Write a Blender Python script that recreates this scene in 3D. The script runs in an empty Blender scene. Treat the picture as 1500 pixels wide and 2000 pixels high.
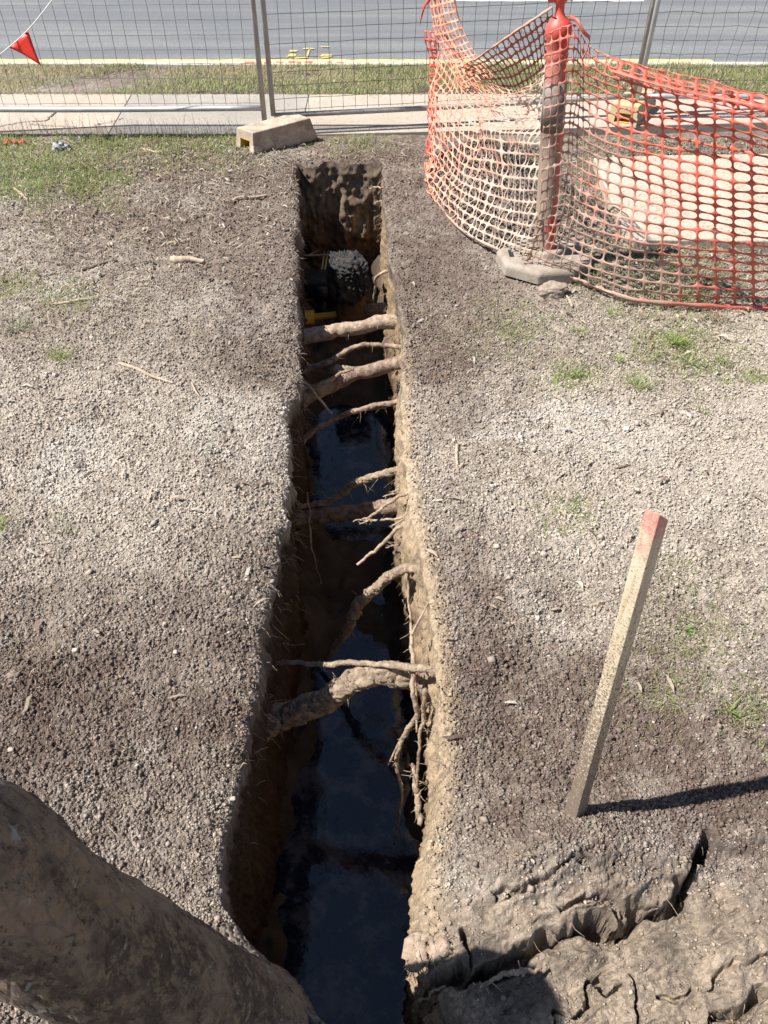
import bpy, math, random
import numpy as np
from mathutils import Vector, Matrix

# ------------------------------------------------------------------ camera, sky, sun, exposure
C = bpy.context.scene.collection
S = bpy.context.scene
F, PIT, HC = 1444.0, math.radians(43.0), 1.6
cp, sp = math.cos(PIT), math.sin(PIT)
cam_d = bpy.data.cameras.new('camera')
cam = bpy.data.objects.new('camera', cam_d)
C.objects.link(cam)
cam.location = (0, 0, HC)
cam.rotation_euler = (math.pi / 2 - PIT, 0, 0)
cam_d.sensor_fit = 'VERTICAL'
cam_d.sensor_height = 36.0
cam_d.sensor_width = 27.0
cam_d.lens = 36.0 * F / 2000.0
cam_d.clip_start = 0.02
cam_d.clip_end = 2000
S.camera = cam

SUN_EL, SUN_TO = math.radians(55.0), math.radians(9.5)   # elevation; direction the shadows run (from +x towards +y)
world = bpy.data.worlds.new('World')
S.world = world
world.use_nodes = True
wn = world.node_tree
sky = wn.nodes.new('ShaderNodeTexSky')
sky.sky_type = 'NISHITA'
sky.sun_disc = False
sky.sun_elevation = SUN_EL
sdx, sdy = -math.cos(SUN_TO), -math.sin(SUN_TO)          # horizontal direction towards the sun
sky.sun_rotation = math.atan2(sdx, sdy)
sky.air_density = 1.0
sky.dust_density = 0.6
bg = wn.nodes['Background']
bg.inputs['Strength'].default_value = 0.058
wn.links.new(sky.outputs[0], bg.inputs[0])
sun_d = bpy.data.lights.new('sun', 'SUN')
sun_d.energy = 5.0
sun_d.angle = math.radians(0.53)
sun_d.color = (1.0, 0.955, 0.89)
sun = bpy.data.objects.new('sun', sun_d)
C.objects.link(sun)
sv = Vector((sdx * math.cos(SUN_EL), sdy * math.cos(SUN_EL), math.sin(SUN_EL)))
sun.rotation_euler = sv.to_track_quat('Z', 'Y').to_euler()
S.view_settings.view_transform = 'Standard'
S.view_settings.look = 'None'
S.view_settings.exposure = 0.9
S.view_settings.gamma = 1.0
S.cycles.max_bounces = 6

rng = np.random.default_rng(7)
random.seed(7)

# ------------------------------------------------------------------ pixel <-> world
def ray(px, row):
    u = (px - 750.0) / F; v = (row - 1000.0) / F
    return u, cp - v * sp, -(sp + v * cp)
def G(px, row, z=0.0):
    """point of the ray through a photo pixel at height z"""
    a, b, c = ray(px, row)
    t = (z - HC) / c
    return a * t, b * t, z
def P(px, row, Y):
    a, b, c = ray(px, row)
    t = Y / b
    return a * t, Y, HC + c * t
def row_of(y):
    """photo row at which ground at distance y appears"""
    d = np.arctan2(HC, y)
    d = np.clip(d, 0.02, PIT + 1.25)
    return 1000 + F * np.tan(d - PIT)
def px_of(x, y):
    zc = y * cp + HC * sp
    return 750 + F * x / np.maximum(zc, 0.05)

# ------------------------------------------------------------------ numpy noise
def _h(ix, iy, seed):
    h = (ix.astype(np.int64) * 374761393 + iy.astype(np.int64) * 668265263 + seed * 2246822519) & 0xFFFFFFFF
    h = ((h ^ (h >> 13)) * 1274126177) & 0xFFFFFFFF
    h = (h ^ (h >> 16)) & 0xFFFFFFFF
    h = (h * 1540483477) & 0xFFFFFFFF
    return ((h ^ (h >> 15)) & 0xFFFFFF) / float(0xFFFFFF)
def vn(x, y, seed=0):
    x = np.asarray(x, float); y = np.asarray(y, float)
    ix = np.floor(x); iy = np.floor(y)
    fx = x - ix; fy = y - iy
    ix = ix.astype(np.int64); iy = iy.astype(np.int64)
    fx = fx * fx * fx * (fx * (fx * 6 - 15) + 10); fy = fy * fy * fy * (fy * (fy * 6 - 15) + 10)
    a = _h(ix, iy, seed); b = _h(ix + 1, iy, seed); c = _h(ix, iy + 1, seed); d = _h(ix + 1, iy + 1, seed)
    return (a + (b - a) * fx + (c - a) * fy + (a - b - c + d) * fx * fy) * 2 - 1
def fbm(x, y, s, o=4, seed=0, g=0.5):
    r = 0.0; a = 1.0
    for k in range(o):
        ca, sa = math.cos(k * 1.1 + 0.4), math.sin(k * 1.1 + 0.4)
        r = r + a * vn((x * ca - y * sa) * s + 17.3 * k, (x * sa + y * ca) * s - 9.1 * k, seed + k)
        s *= 2.03; a *= g
    return r
def worley(x, y, s, seed=0):
    x = np.asarray(x) * s; y = np.asarray(y) * s
    ix = np.floor(x).astype(np.int64); iy = np.floor(y).astype(np.int64)
    best = np.full(x.shape, 9.0); idr = np.zeros(x.shape)
    for dx in (-1, 0, 1):
        for dy in (-1, 0, 1):
            jx, jy = ix + dx, iy + dy
            qx = jx + _h(jx, jy, seed); qy = jy + _h(jx, jy, seed + 5)
            d = (qx - x) ** 2 + (qy - y) ** 2
            m = d < best
            best = np.where(m, d, best); idr = np.where(m, _h(jx, jy, seed + 9), idr)
    return np.sqrt(best), idr
def ss(a, b, x):
    t = np.clip((x - a) / (b - a), 0, 1)
    return t * t * (3 - 2 * t)

# ------------------------------------------------------------------ materials
def mat(name):
    m = bpy.data.materials.new(name); m.use_nodes = True
    nt = m.node_tree
    return m, nt, nt.nodes['Principled BSDF']
def N(nt, t, **k):
    n = nt.nodes.new(t)
    for a, b in k.items():
        if a in n.inputs.keys(): n.inputs[a].default_value = b
        else: setattr(n, a, b)
    return n
def mixc(nt, fac, a, b, blend='MIX'):
    n = nt.nodes.new('ShaderNodeMix'); n.data_type = 'RGBA'; n.blend_type = blend
    for sock, v in ((n.inputs[0], fac), (n.inputs[6], a), (n.inputs[7], b)):
        if isinstance(v, bpy.types.NodeSocket): nt.links.new(v, sock)
        elif isinstance(v, (int, float)): sock.default_value = v
        else: sock.default_value = (*v, 1) if len(v) == 3 else v
    return n.outputs[2]
def ramp(nt, src, stops):
    n = nt.nodes.new('ShaderNodeValToRGB')
    nt.links.new(src, n.inputs[0])
    e = n.color_ramp.elements
    while len(e) < len(stops): e.new(0.5)
    for q, (p, c) in zip(e, stops):
        q.position = p; q.color = (c, c, c, 1) if isinstance(c, (int, float)) else (*c, 1)
    return n.outputs[0]
def noise(nt, scale, detail=6, rough=0.6, vec=None):
    n = N(nt, 'ShaderNodeTexNoise'); n.inputs['Scale'].default_value = scale
    n.inputs['Detail'].default_value = detail; n.inputs['Roughness'].default_value = rough
    if vec is None:
        tc = nt.nodes.new('ShaderNodeTexCoord'); vec = tc.outputs['Object']
    nt.links.new(vec, n.inputs['Vector'])
    return n.outputs['Fac']
def bump(nt, bs, h, strength=0.5, dist=0.002):
    b = nt.nodes.new('ShaderNodeBump'); b.inputs['Strength'].default_value = strength; b.inputs['Distance'].default_value = dist
    nt.links.new(h, b.inputs['Height']); nt.links.new(b.outputs[0], bs.inputs['Normal'])
def simple(name, c1, c2, scale=20, rough=0.8, bs=0.5, bd=0.002, metallic=0.0, c3=None, s3=5, lo=0.4, hi=0.6):
    m, nt, b = mat(name)
    f = noise(nt, scale)
    col = mixc(nt, ramp(nt, f, [(lo, 0.0), (hi, 1.0)]), c1, c2)
    if c3:
        f3 = noise(nt, s3, 5, 0.65)
        col = mixc(nt, ramp(nt, f3, [(0.5, 0.0), (0.6, 1.0)]), col, c3)
    nt.links.new(col, b.inputs['Base Color'])
    b.inputs['Roughness'].default_value = rough; b.inputs['Metallic'].default_value = metallic
    bump(nt, b, noise(nt, scale * 3), bs, bd)
    return m
def attr_mat(name, rough=0.9, spec=0.3, fine=260, bs=0.9, bd=0.005, wet=False, var=0.4, trans=0.0):
    m, nt, b = mat(name)
    at = nt.nodes.new('ShaderNodeAttribute'); at.attribute_name = 'Col'
    f = noise(nt, fine, 4, 0.7)
    k = ramp(nt, f, [(0.3, 1 - var), (0.7, 1 + 0 * var)])
    col = mixc(nt, 1.0, at.outputs['Color'], k, 'MULTIPLY')
    nt.links.new(col, b.inputs['Base Color'])
    b.inputs['Roughness'].default_value = rough
    b.inputs['Specular IOR Level'].default_value = spec
    if wet:
        w = nt.nodes.new('ShaderNodeAttribute'); w.attribute_name = 'Wet'
        r = N(nt, 'ShaderNodeMapRange'); nt.links.new(w.outputs['Fac'], r.inputs[0])
        r.inputs[3].default_value = rough; r.inputs[4].default_value = 0.34
        nt.links.new(r.outputs[0], b.inputs['Roughness'])
    bump(nt, b, noise(nt, fine * 0.7, 5, 0.7), bs, bd)
    if trans:
        tr = nt.nodes.new('ShaderNodeBsdfTranslucent'); nt.links.new(col, tr.inputs[0])
        mx = nt.nodes.new('ShaderNodeMixShader'); mx.inputs[0].default_value = trans
        nt.links.new(b.outputs[0], mx.inputs[1]); nt.links.new(tr.outputs[0], mx.inputs[2])
        nt.links.new(mx.outputs[0], nt.nodes['Material Output'].inputs[0])
    return m

M = {}
M['ground'] = attr_mat('soil', wet=True, bs=1.0, bd=0.007)
M['crumb'] = attr_mat('soil_crumb', fine=300, bs=0.3, bd=0.001)
M['leafy'] = attr_mat('dry_leaf', rough=0.75, fine=150, bs=0.3, bd=0.001, trans=0.12)
M['blade'] = attr_mat('grass_blade', rough=0.6, fine=60, bs=0.1, bd=0.001, var=0.2, trans=0.3)
M['galv'] = simple('galvanised_steel', (0.42, 0.43, 0.44), (0.52, 0.53, 0.54), 14, 0.45, 0.2, 0.001, 0.35)
M['galv_mud'] = simple('muddy_steel', (0.36, 0.335, 0.305), (0.45, 0.43, 0.40), 14, 0.7, 0.4, 0.001, 0.25, (0.36, 0.36, 0.36), 5)
M['wire'] = simple('fence_wire', (0.13, 0.135, 0.14), (0.20, 0.20, 0.20), 20, 0.5, 0.1, 0.001, 0.6)
M['concfoot'] = simple('dusty_concrete', (0.42, 0.34, 0.26), (0.30, 0.235, 0.18), 9, 0.95, 0.8, 0.004, 0, (0.50, 0.42, 0.32), 14)
M['yellow'] = simple('yellow_plastic', (0.60, 0.40, 0.04), (0.45, 0.29, 0.04), 12, 0.6, 0.2, 0.001)
M['paleyellow'] = simple('dusty_yellow', (0.46, 0.38, 0.20), (0.40, 0.34, 0.25), 12, 0.8, 0.4, 0.002)
M['white_cord'] = simple('white_cord', (0.75, 0.75, 0.74), (0.65, 0.65, 0.64), 40, 0.7, 0.1)
M['flag'] = simple('red_flag', (0.85, 0.035, 0.02), (0.75, 0.03, 0.02), 6, 0.5, 0.2)
M['tar'] = simple('tar', (0.012, 0.012, 0.015), (0.03, 0.032, 0.04), 20, 0.35, 1.0, 0.01)
M['tarlump'] = simple('asphalt_crust', (0.018, 0.019, 0.022), (0.042, 0.042, 0.045), 70, 0.5, 1.0, 0.015, 0, (0.09, 0.075, 0.065), 18)
M['clay'] = simple('brown_clay', (0.16, 0.085, 0.045), (0.10, 0.055, 0.03), 10, 0.95, 1.0, 0.01)
M['stone'] = simple('stone', (0.34, 0.28, 0.22), (0.24, 0.19, 0.15), 18, 0.9, 1.0, 0.006)
M['whitestone'] = simple('pale_stone', (0.46, 0.41, 0.35), (0.34, 0.29, 0.24), 60, 0.8, 0.5, 0.002)
M['stick'] = simple('dry_stick', (0.46, 0.37, 0.28), (0.33, 0.25, 0.18), 40, 0.9, 0.8, 0.002)
M['darkstick'] = simple('dark_stick', (0.20, 0.15, 0.11), (0.12, 0.09, 0.07), 40, 0.9, 0.8, 0.002)
M['root'] = simple('root_bark', (0.30, 0.215, 0.165), (0.15, 0.10, 0.072), 45, 0.92, 1.0, 0.008, 0, (0.36, 0.28, 0.20), 14)
M['palroot'] = simple('pale_root', (0.42, 0.325, 0.24), (0.25, 0.18, 0.13), 45, 0.9, 1.0, 0.006)
M['clodroot'] = simple('soil_caked_root', (0.34, 0.265, 0.19), (0.22, 0.16, 0.115), 80, 0.95, 1.0, 0.006, 0, (0.40, 0.31, 0.22), 30)
M['rag'] = simple('grey_rag', (0.42, 0.42, 0.42), (0.14, 0.14, 0.15), 40, 0.8, 0.5)
M['ribbon'] = simple('red_ribbon', (0.75, 0.06, 0.03), (0.6, 0.05, 0.02), 10, 0.5, 0.2)

# ------------------------------------------------------------------ object helpers
def finish(me, name, m, parent=None, smooth=True):
    o = bpy.data.objects.new(name, me); C.objects.link(o)
    if m: me.materials.append(m)
    if smooth: me.polygons.foreach_set('use_smooth', np.ones(len(me.polygons), bool))
    if parent: o.parent = parent
    return o
def mk(name, V, Fc, m, parent=None, smooth=True, col=None, wet=None):
    """numpy mesh; Fc an (n,k) array or list of arrays (or a python list of tuples)"""
    me = bpy.data.meshes.new(name)
    V = np.asarray(V, np.float32).reshape(-1, 3)
    if isinstance(Fc, np.ndarray): Fc = [Fc]
    if len(Fc) and not isinstance(Fc[0], np.ndarray):
        me.from_pydata(V.tolist(), [], [tuple(f) for f in Fc])
    else:
        loops = np.concatenate([f.reshape(-1) for f in Fc]).astype(np.int32)
        tot = np.concatenate([np.full(len(f), f.shape[1]) for f in Fc])
        st = np.concatenate([[0], np.cumsum(tot)[:-1]]).astype(np.int32)
        me.vertices.add(len(V)); me.vertices.foreach_set('co', V.reshape(-1))
        me.loops.add(len(loops)); me.loops.foreach_set('vertex_index', loops)
        me.polygons.add(len(st)); me.polygons.foreach_set('loop_start', st)
        me.update(calc_edges=True)
    if col is not None:
        a = me.attributes.new('Col', 'FLOAT_COLOR', 'POINT')
        c4 = np.ones((len(V), 4), np.float32); c4[:, :3] = np.clip(col, 0, 1)
        a.data.foreach_set('color', c4.reshape(-1))
    if wet is not None:
        a = me.attributes.new('Wet', 'FLOAT', 'POINT'); a.data.foreach_set('value', wet.astype(np.float32).reshape(-1))
    return finish(me, name, m, parent, smooth)
def tag(o, label=None, cat=None, group=None, kind=None):
    if label: o['label'] = label
    if cat: o['category'] = cat
    if group: o['group'] = group
    if kind: o['kind'] = kind
    return o
def empty(name, loc=(0, 0, 0), label=None, cat=None, group=None):
    o = bpy.data.objects.new(name, None); C.objects.link(o); o.location = loc
    o.empty_display_size = 0.05
    return tag(o, label, cat, group)
def adopt(ch, par):
    """parent keeping the world position (parents here carry a translation only)"""
    ch.parent = par
    ch.matrix_parent_inverse = Matrix.Translation(-Vector(par.location))
    return ch
class MB:
    def __init__(s): s.v = []; s.f = []
    def add(s, V, Fc):
        o = len(s.v); s.v += [tuple(p) for p in V]; s.f += [tuple(i + o for i in f) for f in Fc]
    def box(s, c, d, rz=0.0, taper=1.0):
        V = []
        for z in (-1, 1):
            k = taper if z > 0 else 1
            for x, y in ((-1, -1), (1, -1), (1, 1), (-1, 1)):
                X, Y = x * d[0] / 2 * k, y * d[1] / 2 * k
                V.append((c[0] + X * math.cos(rz) - Y * math.sin(rz), c[1] + X * math.sin(rz) + Y * math.cos(rz), c[2] + z * d[2] / 2))
        s.add(V, [(0, 3, 2, 1), (4, 5, 6, 7), (0, 1, 5, 4), (1, 2, 6, 5), (2, 3, 7, 6), (3, 0, 4, 7)])
    def tube(s, pts, r, n=10, jit=0.0, seed=0, cap=True, clod=0.0):
        pts = np.asarray(pts, float); k = len(pts)
        r = np.full(k, r) if np.isscalar(r) else np.asarray(r, float)
        T = np.gradient(pts, axis=0); T /= np.linalg.norm(T, axis=1)[:, None] + 1e-12
        up = np.array([0, 0, 1.0]) if abs(T[0][2]) < 0.9 else np.array([1.0, 0, 0])
        A = np.cross(T, up); A /= np.linalg.norm(A, axis=1)[:, None] + 1e-12
        B = np.cross(T, A)
        th = np.arange(n) / n * 2 * math.pi
        V = np.zeros((k, n, 3))
        L = np.concatenate([[0], np.cumsum(np.linalg.norm(np.diff(pts, axis=0), axis=1))])
        for j in range(n):
            rr = r.copy()
            if jit:
                q = math.cos(th[j]); w = math.sin(th[j])
                sc = 1.0 / max(r.mean(), 1e-4)
                if clod:
                    cw, _ = worley(L * clod, np.full(k, (th[j] / 6.2832) * 8.0), 1.0, seed + 40)
                    rr = rr * (1 + 0.20 * (0.5 - cw))
                rr = rr * (1 + jit * (fbm(L * sc * 0.8 + q * 1.5, q * 1.3 + w * 1.7 + 0 * L, 1.0, 3, seed) ))
            V[:, j] = pts + A * (np.cos(th[j]) * rr)[:, None] + B * (np.sin(th[j]) * rr)[:, None]
        fs = []
        for i in range(k - 1):
            for j in range(n):
                fs.append((i * n + j, i * n + (j + 1) % n, (i + 1) * n + (j + 1) % n, (i + 1) * n + j))
        if cap:
            fs.append(tuple(range(n - 1, -1, -1))); fs.append(tuple((k - 1) * n + j for j in range(n)))
        s.add(V.reshape(-1, 3), fs)
    def build(s, name, m, parent=None, smooth=True):
        return mk(name, s.v, s.f, m, parent, smooth)
def spline(pts, n):
    p = np.asarray(pts, float)
    L = np.concatenate([[0], np.cumsum(np.linalg.norm(np.diff(p, axis=0), axis=1))])
    t = np.linspace(0, L[-1], n)
    m = np.gradient(p, L, axis=0) if len(p) > 2 else np.repeat((p[1] - p[0])[None] / L[-1], 2, 0)
    i = np.clip(np.searchsorted(L, t) - 1, 0, len(p) - 2)
    h = (L[i + 1] - L[i]); u = ((t - L[i]) / h)[:, None]; h = h[:, None]
    return ((2 * u**3 - 3 * u**2 + 1) * p[i] + (u**3 - 2 * u**2 + u) * h * m[i] + (-2 * u**3 + 3 * u**2) * p[i + 1] + (u**3 - u**2) * h * m[i + 1])
def bevel(o, w=0.004, seg=2):
    b = o.modifiers.new('bevel', 'BEVEL'); b.width = w; b.segments = seg; b.limit_method = 'ANGLE'
    return o

# ------------------------------------------------------------------ trench outline
RL = [(578,315),(583,400),(576,500),(584,600),(588,660),(578,740),(568,800),(560,900),(552,950),(556,1020),(537,1100),(516,1200),(508,1300),(486,1400),(470,1500),(455,1560),(440,1640),(433,1720),(438,1770),(470,1820),(540,1900),(600,1960),(650,2010)]
RR = [(745,315),(752,400),(768,520),(783,620),(791,700),(786,800),(789,900),(804,1000),(820,1080),(836,1160),(848,1250),(856,1350),(861,1450),(857,1520),(840,1590),(826,1680),(822,1760),(836,1850),(868,1930),(900,2010)]
YEND = G(700, 312)[1]
YCL = 0.24
def rimf(L, seed):
    q = [G(a, b) for a, b in L]
    ys = np.array([p[1] for p in q])[::-1]; xs = np.array([p[0] for p in q])[::-1]
    return ys, xs
yl_, xl_ = rimf(RL, 1); yr_, xr_ = rimf(RR, 2)
XC = 0.03
def rims(y):
    y = np.asarray(y, float)
    a = np.interp(y, yl_, xl_); b = np.interp(y, yr_, xr_)
    rag = 0.35 + 0.65 * ss(0.6, 2.0, y)
    a = a + (0.014 * fbm(y, 0 * y, 7, 3, 31) + 0.010 * fbm(y, 0 * y, 38, 3, 33)) * rag
    b = b + (0.010 * fbm(y, 0 * y, 7, 3, 41) + 0.007 * fbm(y, 0 * y, 38, 3, 43)) * rag
    k = ss(YCL, 0.36, y)
    return XC + (a - XC) * k, XC + (b - XC) * k
def gap(x, y):
    """distance outside the trench rim (negative inside)"""
    a, b = rims(y)
    g = np.maximum(a - x, x - b)
    return np.where((y > YCL) & (y < YEND), g, np.maximum(np.maximum(YCL - y, y - YEND), g))

# ------------------------------------------------------------------ soil relief
def pl(L): return np.array([G(a, b)[:2] for a, b in L])
CREV = [  # polyline, depth, width, step towards the viewer
    (pl([(1385,1640),(1365,1700),(1310,1755),(1220,1790),(1130,1805),(1050,1830),(965,1862),(900,1892),(845,1905)]), 0.085, 0.015, 0.045),
    (pl([(985,1745),(1040,1722),(1090,1706),(1150,1712)]), 0.020, 0.006, 0.0),
    (pl([(1090,1775),(1160,1755),(1240,1765),(1290,1740)]), 0.025, 0.007, 0.008),
    (pl([(1065,2020),(1100,1965),(1160,1915),(1215,1890)]), 0.022, 0.004, 0.010),
    (pl([(1245,1885),(1248,1940),(1252,2010)]), 0.035, 0.0035, 0.0),
    (pl([(1290,1925),(1370,1905),(1440,1895),(1540,1868)]), 0.015, 0.004, 0.008),
    (pl([(1310,2040),(1390,1985),(1450,1958),(1560,1925)]), 0.045, 0.010, 0.030),
    (pl([(900,1800),(915,1840),(935,1868)]), 0.03, 0.004, 0.0),
]
def segdist(x, y, L):
    best = np.full(x.shape, 9.0); side = np.zeros(x.shape)
    for (ax, ay), (bx, by) in zip(L[:-1], L[1:]):
        dx, dy = bx - ax, by - ay; l2 = dx * dx + dy * dy
        t = np.clip(((x - ax) * dx + (y - ay) * dy) / l2, 0, 1)
        d = np.hypot(x - ax - t * dx, y - ay - t * dy)
        m = d < best
        best = np.where(m, d, best)
        side = np.where(m, (y - ay - t * dy), side)
    return best, side
def relief(x, y):
    """macro height of the soil"""
    x = np.asarray(x, float); y = np.asarray(y, float)
    z = 0.018 * fbm(x, y, 0.9, 3, 3) + 0.014 * fbm(x, y, 4.0, 4, 8)
    fade = 1 - ss(5.2, 5.5, y)
    z = z * (0.35 + 0.65 * fade)
    z = z + 0.02 * np.exp(-((x + 0.95) ** 2 / 0.25 + (y - 3.4) ** 2 / 0.8))
    near = (y < 1.05) & (y > -0.1) & (x > 0.0) & (x < 1.4)
    if near.any():
        xs, ys = x[near], y[near]
        mod = ss(0.72, 0.55, ys) * ss(0.07, 0.16, xs)
        wx = xs + 0.018 * fbm(xs, ys, 16, 3, 51); wy = ys + 0.018 * fbm(xs, ys, 16, 3, 52)
        dz = np.zeros(xs.shape)
        dz += 0.075 * np.exp(-(((xs - 0.40) * 0.94 + (ys - 0.66) * 0.34) ** 2 / 0.05 + ((ys - 0.66) * 0.94 - (xs - 0.40) * 0.34) ** 2 / 0.006))
        for L, dep, w, step in CREV:
            d, sd = segdist(wx, wy, L)
            wv = w * (1 + 0.5 * vn(xs * 30, ys * 30, 77))
            dz -= 1.5 * dep * np.exp(-(d / wv) ** 4)
            if step:
                dz -= step * ss(0.0, -0.02, sd) * np.exp(-(d / 0.11) ** 2)
        u = xs * 0.93 + ys * 0.36; v = ys * 0.93 - xs * 0.36
        r = 1 - np.abs(fbm(u * 0.25, v, 34, 4, 61))
        r3 = 1 - np.abs(fbm(u * 0.35, v, 13, 3, 65, 0.4)); dz += mod * 0.024 * (r3 - 0.6)
        dz += mod * 0.010 * (r - 0.6) + mod * 0.008 * fbm(xs, ys, 12, 3, 66)
        r2 = 1 - np.abs(fbm(u * 0.22, v, 95, 3, 63)); dz += mod * 0.0035 * r2
        dz -= 0.05 * np.exp(-np.maximum(gap(xs, ys), 0) / 0.045) * ss(0.95, 0.75, ys)
        z = z.copy(); z[near] += dz
    # mud collar at the tree foot
    z = z + 0.035 * np.exp(-(((x + 0.30) ** 2 + (y - 0.42) ** 2) / 0.03))
    return z
def micro(x, y, amp=1.0):
    f1, _ = worley(x, y, 118, 3)
    f1 = 1.5 * f1 * f1 + 0.12
    f2, _ = worley(x, y, 55, 13)
    clod = ss(0.0, 0.6, fbm(x, y, 3.0, 3, 19) + 0.1)
    near = 1 - ss(1.0, 3.4, y)
    amp = amp * (1 - 0.80 * ss(0.62, 0.52, y) * ss(0.05, 0.12, x))
    return amp * ((0.0062 + 0.0035 * ss(-0.4, 0.4, fbm(x, y, 6, 2, 17))) * (0.5 - f1) + (0.0015 + 0.010 * near) * (0.45 - f2) * (0.3 + 0.7 * clod) + 0.0035 * fbm(x, y, 22, 4, 23) + 0.004 * fbm(x, y, 9, 2, 29))

# tone of the soil: 0 pale and dry, 1 brown and damp (read off the photo, then fixed on the ground)
TONE = [(50,300,.35),(250,300,.75),(400,330,.8),(520,400,.75),(60,450,.5),(200,430,.7),(350,450,.75),(500,560,.8),(80,620,.35),(250,600,.3),(400,620,.55),
        (520,700,.7),(60,780,.15),(250,800,.08),(420,800,.2),(540,860,.45),(100,950,.05),(300,960,.05),(460,960,.25),(80,1080,.25),(260,1060,.12),(420,1080,.45),(500,1100,.6),
        (50,1200,.5),(200,1200,.5),(380,1220,.7),(470,1250,.65),(60,1330,.8),(250,1340,.8),(430,1400,.75),(80,1480,.85),(300,1520,.7),(400,1600,.6),(350,1700,.6),(150,1600,.75),
        (790,350,.8),(830,500,.85),(900,560,.8),(860,700,.85),(950,640,.6),(820,800,.5),(900,800,.55),(1000,760,.3),(850,900,.25),(1100,620,.35),(1250,640,.25),(1450,640,.1),
        (1100,800,.12),(1300,800,.05),(1460,760,.02),(1000,950,.1),(1200,950,.06),(1420,960,.05),(880,1000,.3),(900,1080,.6),(1000,1080,.3),(1150,1080,.12),(1400,1100,.15),
        (860,1200,.55),(950,1180,.8),(1060,1180,.5),(1180,1180,.25),(1400,1200,.4),(900,1350,.75),(1000,1330,.9),(1150,1320,.9),(1300,1300,.75),(1450,1300,.6),
        (900,1480,.7),(1050,1450,.9),(1250,1450,.9),(1450,1450,.85),(900,1600,.55),(1000,1600,.75),(1100,1640,.8),(1200,1600,.85),(1450,1600,.8),(860,1750,.5),(1000,1720,.65),(1200,1700,.8),(1450,1720,.7),
        (1000,1900,.62),(1200,1900,.6),(1450,1850,.6),(1100,300,.7),(1000,400,.75),(1200,520,.6),(1450,520,.6),(1350,290,.75)]
tp = np.array(TONE)
def tone(x, y):
    q = row_of(np.maximum(y, 0.05)); p = px_of(x, np.maximum(y, 0.05))
    w = 0; t = 0
    for a, b, c in TONE:
        k = 1.0 / (((p - a) ** 2 + ((q - b) * 1.3) ** 2) / 8000.0 + 0.08) ** 2
        w = w + k; t = t + k * c
    t = t / w
    t = 0.5 + (t - 0.5) * 1.2
    t = t + 0.11 * fbm(x, y, 5, 5, 91, 0.65) + 0.15 * fbm(x, y, 38, 3, 95)
    return np.clip(t, 0, 1)
DRY = np.array([0.46, 0.400, 0.335]); DAMP = np.array([0.160, 0.117, 0.094]); PALE = np.array([0.62, 0.58, 0.52])
SAND = np.array([0.52, 0.39, 0.255]); CLAY = np.array([0.11, 0.062, 0.038]); TOPS = np.array([0.20, 0.15, 0.11])
def soil_col(x, y, cell=None):
    t = tone(x, y)
    t3 = t[..., None]
    c = DRY * (1 - t3) + DAMP * t3
    pm = ss(0.15, 0.6, fbm(x, y, 2.2, 3, 101))[..., None] * (1 - t3) * 0.4
    c = c * (1 - pm) + PALE * pm
    mk_ = (ss(0.62, 0.50, y + 0.06 * fbm(x, y, 5, 3, 111)) * ss(0.05, 0.12, x))[..., None]
    c = c * (1 - mk_ * 0.85) + np.array([0.40, 0.315, 0.235]) * (0.85 + 0.3 * fbm(x, y, 12, 3, 112)[..., None]) * mk_ * 0.85
    g = gap(x, y)
    rs = (ss(0.07, 0.0, g) * ss(0.3, 0.6, y) * (x > 0))[..., None] * 0.8 * ss(3.2, 2.0, y)[..., None]
    c = c * (1 - rs) + SAND * 0.95 * rs
    return c, t

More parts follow.
